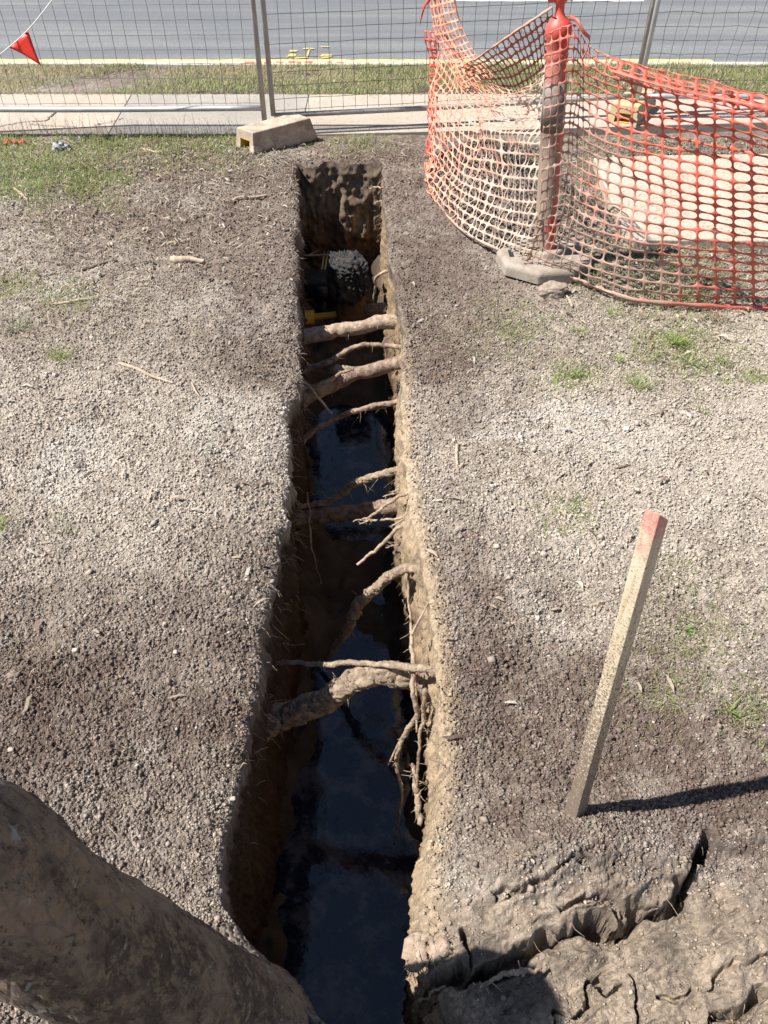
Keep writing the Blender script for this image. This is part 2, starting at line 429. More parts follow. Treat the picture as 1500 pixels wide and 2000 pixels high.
# ------------------------------------------------------------------ ground sheets with the trench cut through them
def rowsY():
    r = np.concatenate([np.arange(2180, 312, -1.75)])
    y = []
    for q in r:
        y.append(G(750, q)[1])
    y = np.array(y)
    y = y[y > 0.18]
    back = np.concatenate([[-60, -30, -15, -9, -6, -4], np.arange(-3, -1, 0.05), np.arange(-1, 0.175, 0.01)])
    return np.concatenate([back, y[(y < YEND)], [YEND]])
YS = rowsY()
DEPTH = -1.12
NC, NW = 470, 85
def side_patch(sgn):
    y = YS[:, None]
    a, b = rims(YS)
    rim = (a if sgn < 0 else b)[:, None]
    edge = 830 * (YS * cp + HC * sp) / F           # a little beyond the frame
    edge = np.maximum(edge, 0.75)
    W = (edge - sgn * rim[:, 0])[:, None]
    i = np.linspace(0, 1, NC)[::-1]
    e = W * (i ** 1.12)[None, :]
    ext = np.concatenate([[60, 30, 16, 9, 6, 4.5, 3.6], np.linspace(3.0, 1.02, 170)])[None, :] * W
    e = np.concatenate([ext, e], 1)
    ground_n = e.shape[1]
    X = rim + sgn * e
    Yg = np.broadcast_to(y, X.shape).copy()
    H = relief(X, Yg)
    lip = np.exp(-e / 0.022)
    Z = H - 0.025 * lip + micro(X, Yg) * (1 - 0.3 * lip)
    if sgn > 0:      # the soil above the main crevices hangs over them
        for L, dep, w, step in CREV:
            if step < 0.03: continue
            nb = (Yg < 1.0) & (Yg > 0.0) & (X < 1.3)
            d, sd = segdist(X[nb], Yg[nb], L)
            Yg[nb] -= 0.022 * ss(0.0, 0.008, sd) * np.exp(-d / 0.03) * (0.6 + 0.5 * vn(X[nb] * 25, Yg[nb] * 25, 88))
    if sgn > 0:
        nb = (Yg < 0.95) & (Yg > 0.0) & (X < 1.3) & (X > rim + 0.02)
        k9 = ss(0.95, 0.7, Yg[nb])
        zz = Z[nb]; xx = X[nb].copy(); yy = Yg[nb].copy()
        X = X.copy(); X[nb] += k9 * 0.0025 * fbm(yy * 0.7, zz, 60, 3, 93)
        Yg[nb] += k9 * 0.0035 * fbm(xx * 0.7, zz, 40, 3, 94)
    H0 = Z[:, -1:]
    # wall below the rim
    w = (np.linspace(0, 1, NW + 1)[1:] ** 1.25)[None, :]
    k = ss(YCL, 0.33, YS)[:, None]
    dz = w * (DEPTH - H0) * k
    Zw = H0 + dz
    dep = -dz
    Yw = np.broadcast_to(y, Zw.shape)
    fl = 0.045 if sgn > 0 else 0.03
    off = 0.018 * fbm(Yw, Zw * 0.5, 4.5, 3, 200 + sgn) + 0.009 * fbm(Yw, Zw * 0.6, 24, 4, 210 + sgn)
    f1, _ = worley(Yw, Zw, 70, 220 + sgn)
    f2_, _ = worley(Yw, Zw, 26, 224 + sgn)
    off = off + 0.009 * (0.5 - f1) + 0.014 * (0.5 - f2_) + 0.004 * fbm(Yw, Zw, 110, 2, 231)
    off = off * ss(0.0, 0.08, dep)
    under = 0.028 * ss(0.05, 0.5, dep) * (1 if sgn < 0 else -0.2)
    Xw = rim + sgn * (under + off - 0.0 * fl)
    Xw = np.where(k > 0.001, Xw, rim)
    Xa = np.concatenate([X, Xw], 1); Ya = np.concatenate([Yg, Yw], 1); Za = np.concatenate([Z, Zw], 1)
    c, t = soil_col(X, Yg)
    _, idr = worley(X, Yg, 118, 3)
    idr = 0.45 + (idr - 0.45) * ss(3.2, 2.6, (sgn * (X - rim)) / W) * ss(-3.0, -2.0, Yg)
    c = c * (0.68 + 0.62 * idr[..., None])
    # wall colours: dark topsoil, then sandy, then brown clay; the left wall's shade is painted in as darker colour
    n = fbm(Yw, Zw, 9, 4, 240 + sgn)
    s1 = ss(0.02, 0.10, dep + 0.03 * n)[..., None]
    s2 = ss(0.35, 0.7, dep + 0.15 * n)[..., None]
    bands = (0.5 + 0.5 * fbm(Yw, Zw * 0.35, 22, 3, 250 + sgn))[..., None]
    sand_shade = (SAND if sgn > 0 else np.array([0.075, 0.048, 0.034])) * (0.8 + 0.3 * bands)  # left value is not sand: darkened to stand in for shade
    if sgn > 0:
        far = ss(2.6, 3.4, Yw)[..., None]
        sand_shade = sand_shade * (1 - far) + np.array([0.36, 0.26, 0.16]) * far
    cw = c[:, -1:, :] * (1 - s1) + sand_shade * s1
    cw = cw * (1 - s2) + CLAY * (0.65 if sgn < 0 else 1.0) * (0.8 + 0.6 * bands) * s2  # clay on the left darkened further, again as painted shade
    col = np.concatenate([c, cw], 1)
    mud = ss(0.8, 0.5, Yg) * ss(0.03, 0.2, X)
    wet = np.clip(mud * ss(-0.2, 0.5, fbm(X, Yg, 6, 3, 300)), 0, 1)
    wet = np.concatenate([wet, np.zeros(Zw.shape)], 1)
    return np.stack([Xa, Ya, Za], -1), col, wet
def grid_faces(nr, nc, off=0, flip=False):
    i = np.arange((nr - 1) * (nc - 1)); r = i // (nc - 1); c = i % (nc - 1)
    a = r * nc + c + off
    q = np.stack([a, a + 1, a + nc + 1, a + nc], 1)
    return q[:, ::-1] if flip else q
VL, cL, wL = side_patch(-1)
VR, cR, wR = side_patch(1)
ncg = VL.shape[1] - NW
# far sheet beyond the end wall, sharing the seam columns
xsL = VL[-1, :ncg, 0]; xsR = VR[-1, :ncg, 0][::-1]
xm = np.linspace(xsL[-1], xsR[0], 62)[1:-1]
xs = np.concatenate([xsL, xm, xsR])
yf = [YEND]
while yf[-1] < 5.6: yf.append(yf[-1] + 0.009)
while yf[-1] < 7.6: yf.append(yf[-1] + 0.03)
yf = np.array(yf)
rag = 0.012 * fbm(xs, 0 * xs, 9, 3, 401) * (xs > xsL[-1]) * (xs < xsR[0])
yoff = rag[None, :] * ss(0.3, 0, yf - YEND)[:, None]
XF, YF = np.meshgrid(xs, yf); YF = YF + yoff
inm = ((XF > xsL[-1]) & (XF < xsR[0]))
ZF = relief(XF, YF) + micro(XF, YF) * (0.3 + 0.7 * (1 - ss(5.4, 5.8, YF)))
lipF = np.exp(-(YF - YEND) / 0.02) * inm
ZF = ZF - 0.025 * lipF
for side, V in ((slice(0, ncg), VL[-1, :ncg, 2]), (slice(-ncg, None), VR[-1, :ncg, 2][::-1])):
    ZF[0, side] = V
    for q in range(1, 4): ZF[q, side] = ZF[q, side] * (q / 4) + V * (1 - q / 4)
# under the paving the soil sits a little lower
PATH0, PATH1 = G(0, 266)[1], G(0, 187)[1]
ZF = ZF - 0.03 * ss(PATH0 + 0.02, PATH0 + 0.08, YF) * ss(PATH1 - 0.02, PATH1 - 0.08, YF) - 0.02 * ss(PATH0 + 0.02, PATH0 + 0.08, YF)
cF, tF = soil_col(XF, YF)
_, idr = worley(XF, YF, 118, 3)
cF = cF * (0.74 + 0.50 * idr[..., None])
# end wall
xe = np.concatenate([[xsL[-1]], xm, [xsR[0]]])
ze0 = ZF[0, ncg - 1: ncg + len(xm) + 1]; ye0 = YF[0, ncg - 1: ncg + len(xm) + 1]
dn = np.linspace(0, 1, 100)[:, None]
ZE = ze0[None, :] + dn * (DEPTH - ze0[None, :])
XE = np.broadcast_to(xe[None, :], ZE.shape)
dE = -dn * (DEPTH - ze0[None, :])
groove = ss(0.1, 0.25, dE) * ss(0.55, 0.35, dE)
YE = ye0[None, :] + ss(0, 0.05, dE) * (0.02 * fbm(XE, ZE * 0.8, 10, 4, 420) + 0.03 * (0.5 - worley(XE, ZE, 22, 421)[0]) + 0.012 * (0.5 - worley(XE, ZE, 60, 422)[0]) + 0.012 * groove * vn(XE * 45, ZE * 5, 425) + 0.05 * ss(0.3, 0.8, dE) - 0.02)
cE = TOPS * 0.95 * np.ones(ZE.shape + (3,))
m1 = ss(0.25, 0.5, dE + 0.08 * fbm(XE, ZE, 7, 3, 430))[..., None]
cE = cE * (1 - m1) + np.array([0.21, 0.135, 0.08]) * (0.8 + 0.3 * fbm(XE, ZE, 14, 3, 433)[..., None]) * m1
st = (ss(0.2, 0.6, vn(XE * 45, ZE * 5, 425)) * groove)[..., None] * 0.6
cE = cE * (1 - st) + SAND * st

Vs = [VL.reshape(-1, 3), VR.reshape(-1, 3), np.stack([XF, YF, ZF], -1).reshape(-1, 3), np.stack([XE, YE, ZE], -1).reshape(-1, 3)]
o1 = len(Vs[0]); o2 = o1 + len(Vs[1]); o3 = o2 + len(Vs[2])
Fg = np.concatenate([grid_faces(VL.shape[0], VL.shape[1]), grid_faces(VR.shape[0], VR.shape[1], o1, True),
                     grid_faces(XF.shape[0], XF.shape[1], o2), grid_faces(XE.shape[0], XE.shape[1], o3, True)])
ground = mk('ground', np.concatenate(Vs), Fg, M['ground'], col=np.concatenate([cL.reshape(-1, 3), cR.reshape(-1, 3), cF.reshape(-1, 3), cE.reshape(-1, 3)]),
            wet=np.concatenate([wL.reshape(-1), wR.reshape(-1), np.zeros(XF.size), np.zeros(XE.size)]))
tag(ground, kind='structure')

# trench floor and water
fx = np.linspace(-0.55, 0.45, 70); fy = np.linspace(0.1, YEND + 0.15, 300)
FX, FY = np.meshgrid(fx, fy)
bed = -1.0 + 0.115 * ss(1.62, 1.85, FY) * ss(2.62, 2.4, FY) + 0.25 * ss(3.35, 3.9, FY)
bed = bed + 0.035 * fbm(FX, FY, 6, 4, 501) + 0.012 * fbm(FX, FY, 30, 3, 502)
ra, rb = rims(FY)
mg = np.minimum(FX - ra, rb - FX)
bed = bed + 0.13 * ss(0.085, -0.02, mg + 0.04 * fbm(FX, FY, 5, 4, 507))
cb = np.array([0.10, 0.072, 0.05]) * (1 + 0.35 * fbm(FX, FY, 14, 4, 503))[..., None]
fl = mk('trench_floor', np.stack([FX, FY, bed], -1).reshape(-1, 3), grid_faces(300, 70), M['ground'], col=cb.reshape(-1, 3), wet=np.full(FX.size, 0.4))
tag(fl, kind='structure')
m, nt, b = mat('trench_water')
nz = noise(nt, 9, 8, 0.7)
nz2 = noise(nt, 26, 6, 0.7)
f = ramp(nt, nz, [(0.50, 0.0), (0.60, 1.0)])
col = mixc(nt, f, (0.006, 0.011, 0.026), (0.060, 0.062, 0.078))  # murk colour, blued and lifted to stand in for sky reflection
col = mixc(nt, ramp(nt, noise(nt, 60, 6, 0.8), [(0.62, 0.0), (0.70, 1.0)]), col, (0.08, 0.065, 0.05))
nt.links.new(col, b.inputs['Base Color'])
rr_ = ramp(nt, nz2, [(0.50, 0.02), (0.66, 0.38)])
nt.links.new(rr_, b.inputs['Roughness'])
b.inputs['IOR'].default_value = 1.55
bump(nt, b, noise(nt, 9, 5, 0.6), 0.10, 0.01)
M['water'] = m
wt = mk('water', [(-0.6, 0.1, -0.905), (0.5, 0.1, -0.905), (0.5, YEND, -0.905), (-0.6, YEND, -0.905)], [(0, 1, 2, 3)], M['water'], smooth=False)
tag(wt, kind='structure')

# ------------------------------------------------------------------ footpath, kerb, road
m, nt, b = mat('path_concrete')
tcx = nt.nodes.new('ShaderNodeTexCoord').outputs['Object']
f1 = noise(nt, 48, 4, 0.8); f2 = noise(nt, 1.6, 4, 0.6)
c = mixc(nt, ramp(nt, f2, [(0.35, 0.0), (0.65, 1.0)]), (0.44, 0.385, 0.325), (0.36, 0.31, 0.255))
c = mixc(nt, ramp(nt, f1, [(0.54, 0.0), (0.64, 1.0)]), c, (0.25, 0.20, 0.155))
oi = nt.nodes.new('ShaderNodeAttribute'); oi.attribute_name = 'Col'
c = mixc(nt, 1.0, c, oi.outputs['Color'], 'MULTIPLY')
nt.links.new(c, b.inputs['Base Color']); b.inputs['Roughness'].default_value = 0.9
bump(nt, b, noise(nt, 160, 3, 0.7), 0.5, 0.003)
M['path'] = m
def slab_mesh(poly, z0, z1):
    n = len(poly)
    V = [(x, y, z0) for x, y in poly] + [(x, y, z1) for x, y in poly]
    Fc = [tuple(range(n - 1, -1, -1)), tuple(range(n, 2 * n))] + [(i, (i + 1) % n, n + (i + 1) % n, n + i) for i in range(n)]
    return V, Fc
# joints seen through the fence: photo x at the near / far edge of the path
joints = [(-9.0, -9.0)]
for (a, b_) in (((258, 187), (212, 266)), ((604, 187), (590, 250))):
    joints.append((G(*b_)[0], G(*a)[0]))
joints += [(1.0, 1.02), (2.25, 2.27), (3.5, 3.5), (9, 9)]
V = []; Fc = []; cc = []
tint = [(1.0, 0.97, 0.93), (0.80, 0.84, 0.88), (1.0, 0.99, 0.96), (1.03, 1.02, 1.0), (1.0, 1.0, 1.0), (0.98, 0.96, 0.95)]
NEAR = PATH0
for k, ((a0, a1), (b0, b1)) in enumerate(zip(joints[:-1], joints[1:])):
    g = 0.0025
    yn = NEAR if k < 3 else NEAR + 0.12 * min(k - 2, 3)
    yn2 = NEAR if k < 2 else NEAR + 0.12 * min(k - 1, 3)
    v, fcs = slab_mesh([(a0 + g, yn), (b0 - g, yn2), (b1 - g, PATH1), (a1 + g, PATH1)], -0.05, 0.012)
    o = len(V); V += v; Fc += [tuple(i + o for i in f_) for f_ in fcs]; cc += [tint[k]] * len(v)
fp = mk('footpath', V, Fc, M['path'], smooth=False, col=np.array(cc)); bevel(fp, 0.003, 1)
tag(fp, kind='structure')
# cracks in the left slab
def crack(pts, w, name):
    q = spline([G(a, b_) for a, b_ in pts], 40)
    q = q + np.stack([0.006 * rng.standard_normal(40), 0.012 * rng.standard_normal(40), 0 * q[:, 0]], 1)
    d = np.gradient(q[:, :2], axis=0); nrm = np.stack([-d[:, 1], d[:, 0]], 1); nrm /= np.linalg.norm(nrm, axis=1)[:, None]
    ww = w * (0.6 + 0.8 * rng.random(40))[:, None]
    A = np.concatenate([q[:, :2] + nrm * ww, np.full((40, 1), 0.0165)], 1); B = np.concatenate([q[:, :2] - nrm * ww, np.full((40, 1), 0.0165)], 1)
    V = np.stack([A, B], 1).reshape(-1, 3)
    return mk(name, V, [(2 * i, 2 * i + 1, 2 * i + 3, 2 * i + 2) for i in range(39)], M['darkstick'], smooth=False)
for pts, w in (([(-40, 254), (0, 251), (45, 243), (90, 239), (105, 228), (125, 214)], 0.006), ([(60, 246), (100, 250), (150, 252)], 0.003), ([(185, 249), (215, 243), (240, 235)], 0.003)):
    tag(crack(pts, w, 'path_crack'), kind='structure')

KERB0 = G(0, 128)[1]; KERB1 = KERB0 + 0.11
RZ = -0.10
m, nt, b = mat('asphalt')
f1 = noise(nt, 42, 5, 0.9); f2 = noise(nt, 0.7, 5, 0.6)
c = mixc(nt, ramp(nt, f2, [(0.35, 0.0), (0.7, 1.0)]), (0.150, 0.158, 0.160), (0.185, 0.188, 0.186))
c = mixc(nt, ramp(nt, f1, [(0.54, 0.0), (0.68, 1.0)]), c, (0.40, 0.40, 0.39))
c = mixc(nt, ramp(nt, noise(nt, 38, 5, 0.85), [(0.34, 1.0), (0.44, 0.0)]), c, (0.08, 0.08, 0.09))
mp = nt.nodes.new('ShaderNodeMapping'); mp.inputs['Scale'].default_value = (0.06, 1.6, 1); mp.inputs['Rotation'].default_value = (0, 0, 0.06)
nt.links.new(nt.nodes.new('ShaderNodeTexCoord').outputs['Object'], mp.inputs[0])
st_ = noise(nt, 2.2, 4, 0.55, mp.outputs[0])
c = mixc(nt, ramp(nt, st_, [(0.42, 0.0), (0.56, 0.65)]), c, (0.11, 0.115, 0.125))
nt.links.new(c, b.inputs['Base Color']); b.inputs['Roughness'].default_value = 0.72
bump(nt, b, noise(nt, 200, 3, 0.7), 0.6, 0.004)
M['asphalt'] = m
road = mk('road', [(-80, KERB1 - 0.05, RZ), (80, KERB1 - 0.05, RZ), (80, 17, RZ), (-80, 17, RZ)], [(0, 1, 2, 3)], M['asphalt'], smooth=False)
tag(road, kind='structure')
M['kerbc'] = simple('kerb_concrete', (0.58, 0.54, 0.50), (0.46, 0.43, 0.40), 12, 0.9, 0.5, 0.003)
for nm, a, b_ in (('kerb', KERB0, KERB1), ('kerb', 17.0, 17.15)):
    v, fcs = slab_mesh([(-80, a), (80, a), (80, b_), (-80, b_)], -0.3, 0.006)
    k = mk(nm, v, fcs, M['kerbc'], smooth=False); tag(k, kind='structure')
fg = mk('far_verge', [(-400, 17.1, -0.01), (400, 17.1, -0.01), (400, 900, -0.01), (-400, 900, -0.01)], [(0, 1, 2, 3)], simple('far_grass', (0.10, 0.12, 0.05), (0.16, 0.15, 0.08), 2, 0.95, 0.3), smooth=False)
tag(fg, kind='structure')
def paint_mat(name, c1, wear=0.5, sc=60):
    m, nt, b = mat(name)
    nt.links.new(mixc(nt, ramp(nt, noise(nt, 60, 4, 0.8), [(wear, 0.0), (wear + 0.12, 1.0)]), c1, (0.2, 0.2, 0.2)), b.inputs['Base Color'])
    b.inputs['Roughness'].default_value = 0.7
    return m
M['yline'] = paint_mat('yellow_line_paint', (0.62, 0.47, 0.20), 0.56)
M['yspray'] = paint_mat('yellow_spray_paint', (0.62, 0.48, 0.13), 0.47)
M['rspray'] = paint_mat('red_spray_paint', (0.72, 0.12, 0.12), 0.58)
M['wline'] = paint_mat('white_line_paint', (0.75, 0.75, 0.73), 0.65)
def strip(name, x0, x1, y0, y1, z, m, n=2, rag=0.0):
    xs = np.linspace(x0, x1, n)
    a = y0 + rag * rng.standard_normal(n); b_ = y1 + rag * rng.standard_normal(n)
    V = [];
    for i in range(n): V += [(xs[i], a[i], z), (xs[i], b_[i], z)]
    return tag(mk(name, V, [(2 * i, 2 * i + 2, 2 * i + 3, 2 * i + 1) for i in range(n - 1)], m, smooth=False), kind='structure')
yk0, yk1 = G(0, 122.3, RZ)[1], G(0, 116.8, RZ)[1]
strip('road_line', -12, 3.2, yk0, yk1, RZ + 0.004, M['yline'], 200, 0.012)
strip('road_line', G(880, 1, RZ)[0], G(1256, 1, RZ)[0], G(0, 3, RZ)[1], G(0, -3, RZ)[1], RZ + 0.004, M['wline'], 20, 0.01)
def spray(px0, px1, r0, r1, z, m):
    a = G(px0, r0, z); b_ = G(px1, r1, z)
    cx, cy = (a[0] + b_[0]) / 2, (a[1] + b_[1]) / 2
    rx, ry = abs(b_[0] - a[0]) / 2, abs(b_[1] - a[1]) / 2
    n = 40; V = [(cx, cy, z + 0.008)]
    for i in range(n):
        t = i / n * 2 * math.pi; k = 0.75 + 0.35 * rng.random()
        V.append((cx + rx * k * np.sign(math.cos(t)) * abs(math.cos(t)) ** 0.6, cy + ry * k * np.sign(math.sin(t)) * abs(math.sin(t)) ** 0.6, z + 0.008))
    return tag(mk('spray_mark', V, [(0, 1 + i, 1 + (i + 1) % n) for i in range(n)], m, smooth=False), kind='structure')
for q in ((560, 580, 115, 106), (563, 583, 103, 99), (596, 607, 117, 96), (590, 615, 98, 95), (622, 650, 115, 107), (626, 646, 94, 92), (556, 600, 116, 112)):
    spray(*q, RZ, M['yspray'])
for q in ((476, 500, 126, 122), (514, 532, 126, 122), (536, 556, 124, 122), (562, 578, 125, 121), (578, 590, 126, 122), (594, 612, 125, 121), (640, 648, 125, 121), (655, 672, 125, 123)):
    spray(*q, 0.0, M['rspray'])

# ------------------------------------------------------------------ fence panels
def gl(px, row, Y): return Vector(P(px, row, Y))
def panel(A, B, zb, zt, label, m_post, m_rail, base_drop=0.1, cell=0.081, warp=0.0, seed=0):
    """A, B: xy of the end posts; zb bottom rail height; zt top rail height"""
    r = 0.0175
    root = empty('mesh_fence', (A[0], A[1], 0), label, 'fence panel', 'temporary mesh fence panels')
    for q in (A, B):
        mb = MB(); mb.tube([(q[0], q[1], zb[0 if q is A else 1] - base_drop), (q[0], q[1], 1.0), (q[0], q[1], zt)], r, 14)
        adopt(mb.build('post', m_post), root)
    for nm, (z0, z1) in (('bottom_rail', zb), ('top_rail', (zt, zt))):
        d = np.array([B[0] - A[0], B[1] - A[1]]); d /= np.linalg.norm(d)
        pts = spline([(A[0] + d[0] * 0.005, A[1] + d[1] * 0.005, z0), ((A[0] + B[0]) / 2, (A[1] + B[1]) / 2, (z0 + z1) / 2 - 0.006), (B[0] - d[0] * 0.005, B[1] - d[1] * 0.005, z1)], 12)
        mb = MB(); mb.tube(pts, r * 0.97, 14); adopt(mb.build(nm, m_rail), root)
    L = math.hypot(B[0] - A[0], B[1] - A[1]); d = np.array([(B[0] - A[0]) / L, (B[1] - A[1]) / L])
    nx = int(L / cell); nz = int((zt - max(zb)) / cell)
    mb = MB()
    def pt(s_, z, o=0):
        z0 = zb[0] + (zb[1] - zb[0]) * s_ / L
        zz = z0 + 0.02 + z
        w = warp * (0.6 * vn(np.array(s_ * 3.1), np.array(zz * 3.7), seed) + 0.5 * vn(np.array(s_ * 11), np.array(zz * 9), seed + 1))
        ws = warp * 0.8 * vn(np.array(s_ * 9 + 5), np.array(zz * 9), seed + 2)
        return (A[0] + d[0] * (s_ + float(ws)) - d[1] * (o + float(w)), A[1] + d[1] * (s_ + float(ws)) + d[0] * (o + float(w)), zz + float(ws) * 0.5)
    step = 0.162
    for i in range(1, nx):
        s_ = i * L / nx + 0.003 * math.sin(i * 7.0)
        mb.tube([pt(s_, z) for z in np.arange(0, nz * cell + 0.01, cell)], 0.0016, 4, cap=False)
    for j in range(0, nz + 1):
        zz = 0.012 if j == 0 else j * cell
        mb.tube([pt(s_, zz, 0.0032) for s_ in np.linspace(0, L, int(L / cell) + 1)], 0.0016, 4, cap=False)
    adopt(mb.build('wire_mesh', M['wire']), root)
    return root
Ax, Ay, _ = P(517, 238, 5.53)
panel((Ax, Ay), (Ax - 2.42, Ay + 0.0), (0.185, 0.178), 2.1, 'left temporary fence panel with silver bottom rail, standing in the front concrete foot', M['galv_mud'], M['galv'], 0.09, warp=0.006, seed=5)
Bx, By, Bz = P(534, 226, 5.62)
B2 = P(1238, 187, 6.02)
panel((Bx, By), (B2[0], B2[1]), (0.115, 0.14), 2.1, 'middle temporary fence panel with muddy bottom rail, behind the orange barrier mesh', M['galv_mud'], M['galv_mud'], 0.0, warp=0.008, seed=9)
C1 = P(1246, 190, 5.95)
panel((C1[0], C1[1]), (C1[0] + 2.45, C1[1] + 0.02), (0.155, 0.155), 2.1, 'right temporary fence panel with bent wires, beyond the right barrier mesh', M['galv'], M['galv'], 0.14, warp=0.022, seed=14)

def fence_foot(px, row, rz, dims, label, m_body, m_in):
    c = G(px, row)
    root = empty('concrete_block', (c[0], c[1], 0), label, 'fence block', 'fence blocks')
    L, W, H = dims
    # body: a bevelled block with a lower skirt, stepped, and a square hand hole in the end facing the camera
    def P3(u, v, z): return (u * math.cos(rz) - v * math.sin(rz), u * math.sin(rz) + v * math.cos(rz), z)
    mb = MB()
    prof = [(1.0, 0.0), (1.0, 0.42), (0.93, 0.46), (0.88, 0.97), (0.82, 1.0)]
    # cross sections along the length, hollow end
    hx, hz0, hz1 = W * 0.25, 0.16 * H, 0.62 * H
    V = []; Fs = []
    secs = [0.0, 0.09, L - 0.0]
    for u in (0.0, L):
        for s_ in (-1, 1):
            for k, hh in (prof if s_ < 0 else prof[::-1]):
                uu = u + (0.02 * hh if u == 0 else -0.05 * hh)
                V.append(P3(uu, s_ * W / 2 * k, hh * H))
    n = len(prof) * 2
    for i in range(n): Fs.append((i, (i + 1) % n, n + (i + 1) % n, n + i))
    Fs.append(tuple(range(n, 2 * n)))
    # front face round a rectangular hole
    ho = [P3(0.004, -hx, hz0), P3(0.016, -hx, hz1), P3(0.016, hx, hz1), P3(0.004, hx, hz0)]
    hi = [P3(0.10, -hx, hz0), P3(0.10, -hx, hz1), P3(0.10, hx, hz1), P3(0.10, hx, hz0)]
    b0 = len(V); V += ho + hi
    h = len(prof)
    # indices: 0..h-1 left side going up, h..2h-1 right side going down
    Fs += [(0, b0, b0 + 1, 1), (1, b0 + 1, 2), (2, b0 + 1, 3), (3, b0 + 1, 4), (4, b0 + 1, b0 + 2, h), (h, b0 + 2, h + 1), (h + 1, b0 + 2, h + 2), (h + 2, b0 + 2, b0 + 3), (h + 2, b0 + 3, h + 3), (h + 3, b0 + 3, h + 4), (h + 4, b0 + 3, b0, 0)]
    body = mk('body', V, Fs, m_body, root, smooth=False); bevel(body, 0.012, 3)
    Vh = [(x, y, z) for x, y, z in [P3(0.012, -hx + .001, hz0), P3(0.012, -hx + .001, hz1 - .001), P3(0.012, hx - .001, hz1 - .001), P3(0.012, hx - .001, hz0), P3(0.099, -hx + .001, hz0), P3(0.099, -hx + .001, hz1 - .001), P3(0.099, hx - .001, hz1 - .001), P3(0.099, hx - .001, hz0)]]
    mk('hand_hole_lining', Vh, [(0, 1, 5, 4), (1, 2, 6, 5), (2, 3, 7, 6), (3, 0, 4, 7), (4, 5, 6, 7)], m_in, root, smooth=False)
    return root
fence_foot(478, 300, math.radians(44), (0.55, 0.20, 0.14), 'muddy concrete fence foot with yellow hand hole, beside the far end of the trench', M['concfoot'], M['yellow'])
fence_foot(1212, 246, math.radians(62), (0.60, 0.22, 0.13), 'pale yellow fence foot seen through the right orange barrier mesh', M['paleyellow'], M['yellow'])

# bunting
root = empty('bunting', P(50, 60, 5.42), 'white cord with one red triangular flag hanging before the left fence', 'bunting')
cord = spline([P(-150, 300, 5.40), P(0, 106, 5.42), P(18, 92, 5.42), P(53, 60, 5.42), P(102, 0, 5.42), P(240, -190, 5.47)], 40)
mb = MB(); mb.tube(cord, 0.0035, 6); adopt(mb.build('cord', M['white_cord']), root)
a, b_, c_ = (np.array(P(*q)) for q in ((18, 93, 5.42), (54, 61, 5.42), (82, 128, 5.40)))
V = []; n = 8
for i in range(n + 1):
    for j in range(n + 1 - i):
        q = a + (b_ - a) * (j / n) + (c_ - a) * (i / n)
        q = q + np.array([0, 0.012 * math.sin(j * 0.9 + i * 0.5), 0]); V.append(q)
idx = lambda i, j: i * (n + 1) - i * (i - 1) // 2 + j
Fs = []
for i in range(n):
    for j in range(n - i):
        Fs.append((idx(i, j), idx(i, j + 1), idx(i + 1, j)))
        if j < n - i - 1: Fs.append((idx(i, j + 1), idx(i + 1, j + 1), idx(i + 1, j)))
flag = adopt(mk('flag', V, Fs, M['flag']), root)
sd = flag.modifiers.new('t', 'SOLIDIFY'); sd.thickness = 0.0012

# ------------------------------------------------------------------ orange barrier mesh
def barrier_mat(name, base, dark, mudc, p0, p1, seed=0.0):
    """p0, p1: object space points; mud cover grows from p0 (clean) to p1 (caked)"""
    m, nt, b = mat(name)
    tc = nt.nodes.new('ShaderNodeTexCoord').outputs['Object']
    d = Vector(p1) - Vector(p0); L2 = d.length_squared
    sub = nt.nodes.new('ShaderNodeVectorMath'); sub.operation = 'SUBTRACT'; nt.links.new(tc, sub.inputs[0]); sub.inputs[1].default_value = p0
    dot = nt.nodes.new('ShaderNodeVectorMath'); dot.operation = 'DOT_PRODUCT'; nt.links.new(sub.outputs[0], dot.inputs[0]); dot.inputs[1].default_value = d / L2
    nz = noise(nt, 5.0, 6, 0.7)
    ad = nt.nodes.new('ShaderNodeMath'); ad.operation = 'ADD'; nt.links.new(dot.outputs['Value'], ad.inputs[0])
    mu = nt.nodes.new('ShaderNodeMath'); mu.operation = 'MULTIPLY_ADD'; nt.links.new(nz, mu.inputs[0]); mu.inputs[1].default_value = 1.8; mu.inputs[2].default_value = -0.9
    nt.links.new(mu.outputs[0], ad.inputs[1])
    fac = ramp(nt, ad.outputs[0], [(0.25, 0.0), (0.85, 0.95)])
    nb = noise(nt, 30, 3, 0.6)
    c = mixc(nt, ramp(nt, nb, [(0.4, 0.0), (0.6, 1.0)]), base, dark)
    c = mixc(nt, fac, c, mudc)
    nt.links.new(c, b.inputs['Base Color']); b.inputs['Roughness'].default_value = 0.5
    tr = nt.nodes.new('ShaderNodeBsdfTranslucent'); nt.links.new(c, tr.inputs[0])
    mx = nt.nodes.new('ShaderNodeMixShader'); mx.inputs[0].default_value = 0.22
    nt.links.new(b.outputs[0], mx.inputs[1]); nt.links.new(tr.outputs[0], mx.inputs[2]); nt.links.new(mx.outputs[0], nt.nodes['Material Output'].inputs[0])
    return m
def catmull(p, t):
    n = len(p); x = np.clip(t, 0, 1) * (n - 1); i = np.clip(np.floor(x).astype(int), 0, n - 2); u = (x - i)[:, None]
    g = lambda k: p[np.clip(k, 0, n - 1)]
    a = np.where((i - 1 < 0)[:, None], 2 * g(i) - g(i + 1), g(i - 1)); d = np.where((i + 2 > n - 1)[:, None], 2 * g(i + 1) - g(i), g(i + 2))
    b, c = g(i), g(i + 1)
    return 0.5 * (2 * b + (c - a) * u + (2 * a - 5 * b + 4 * c - d) * u**2 + (3 * b - a - 3 * c + d) * u**3)
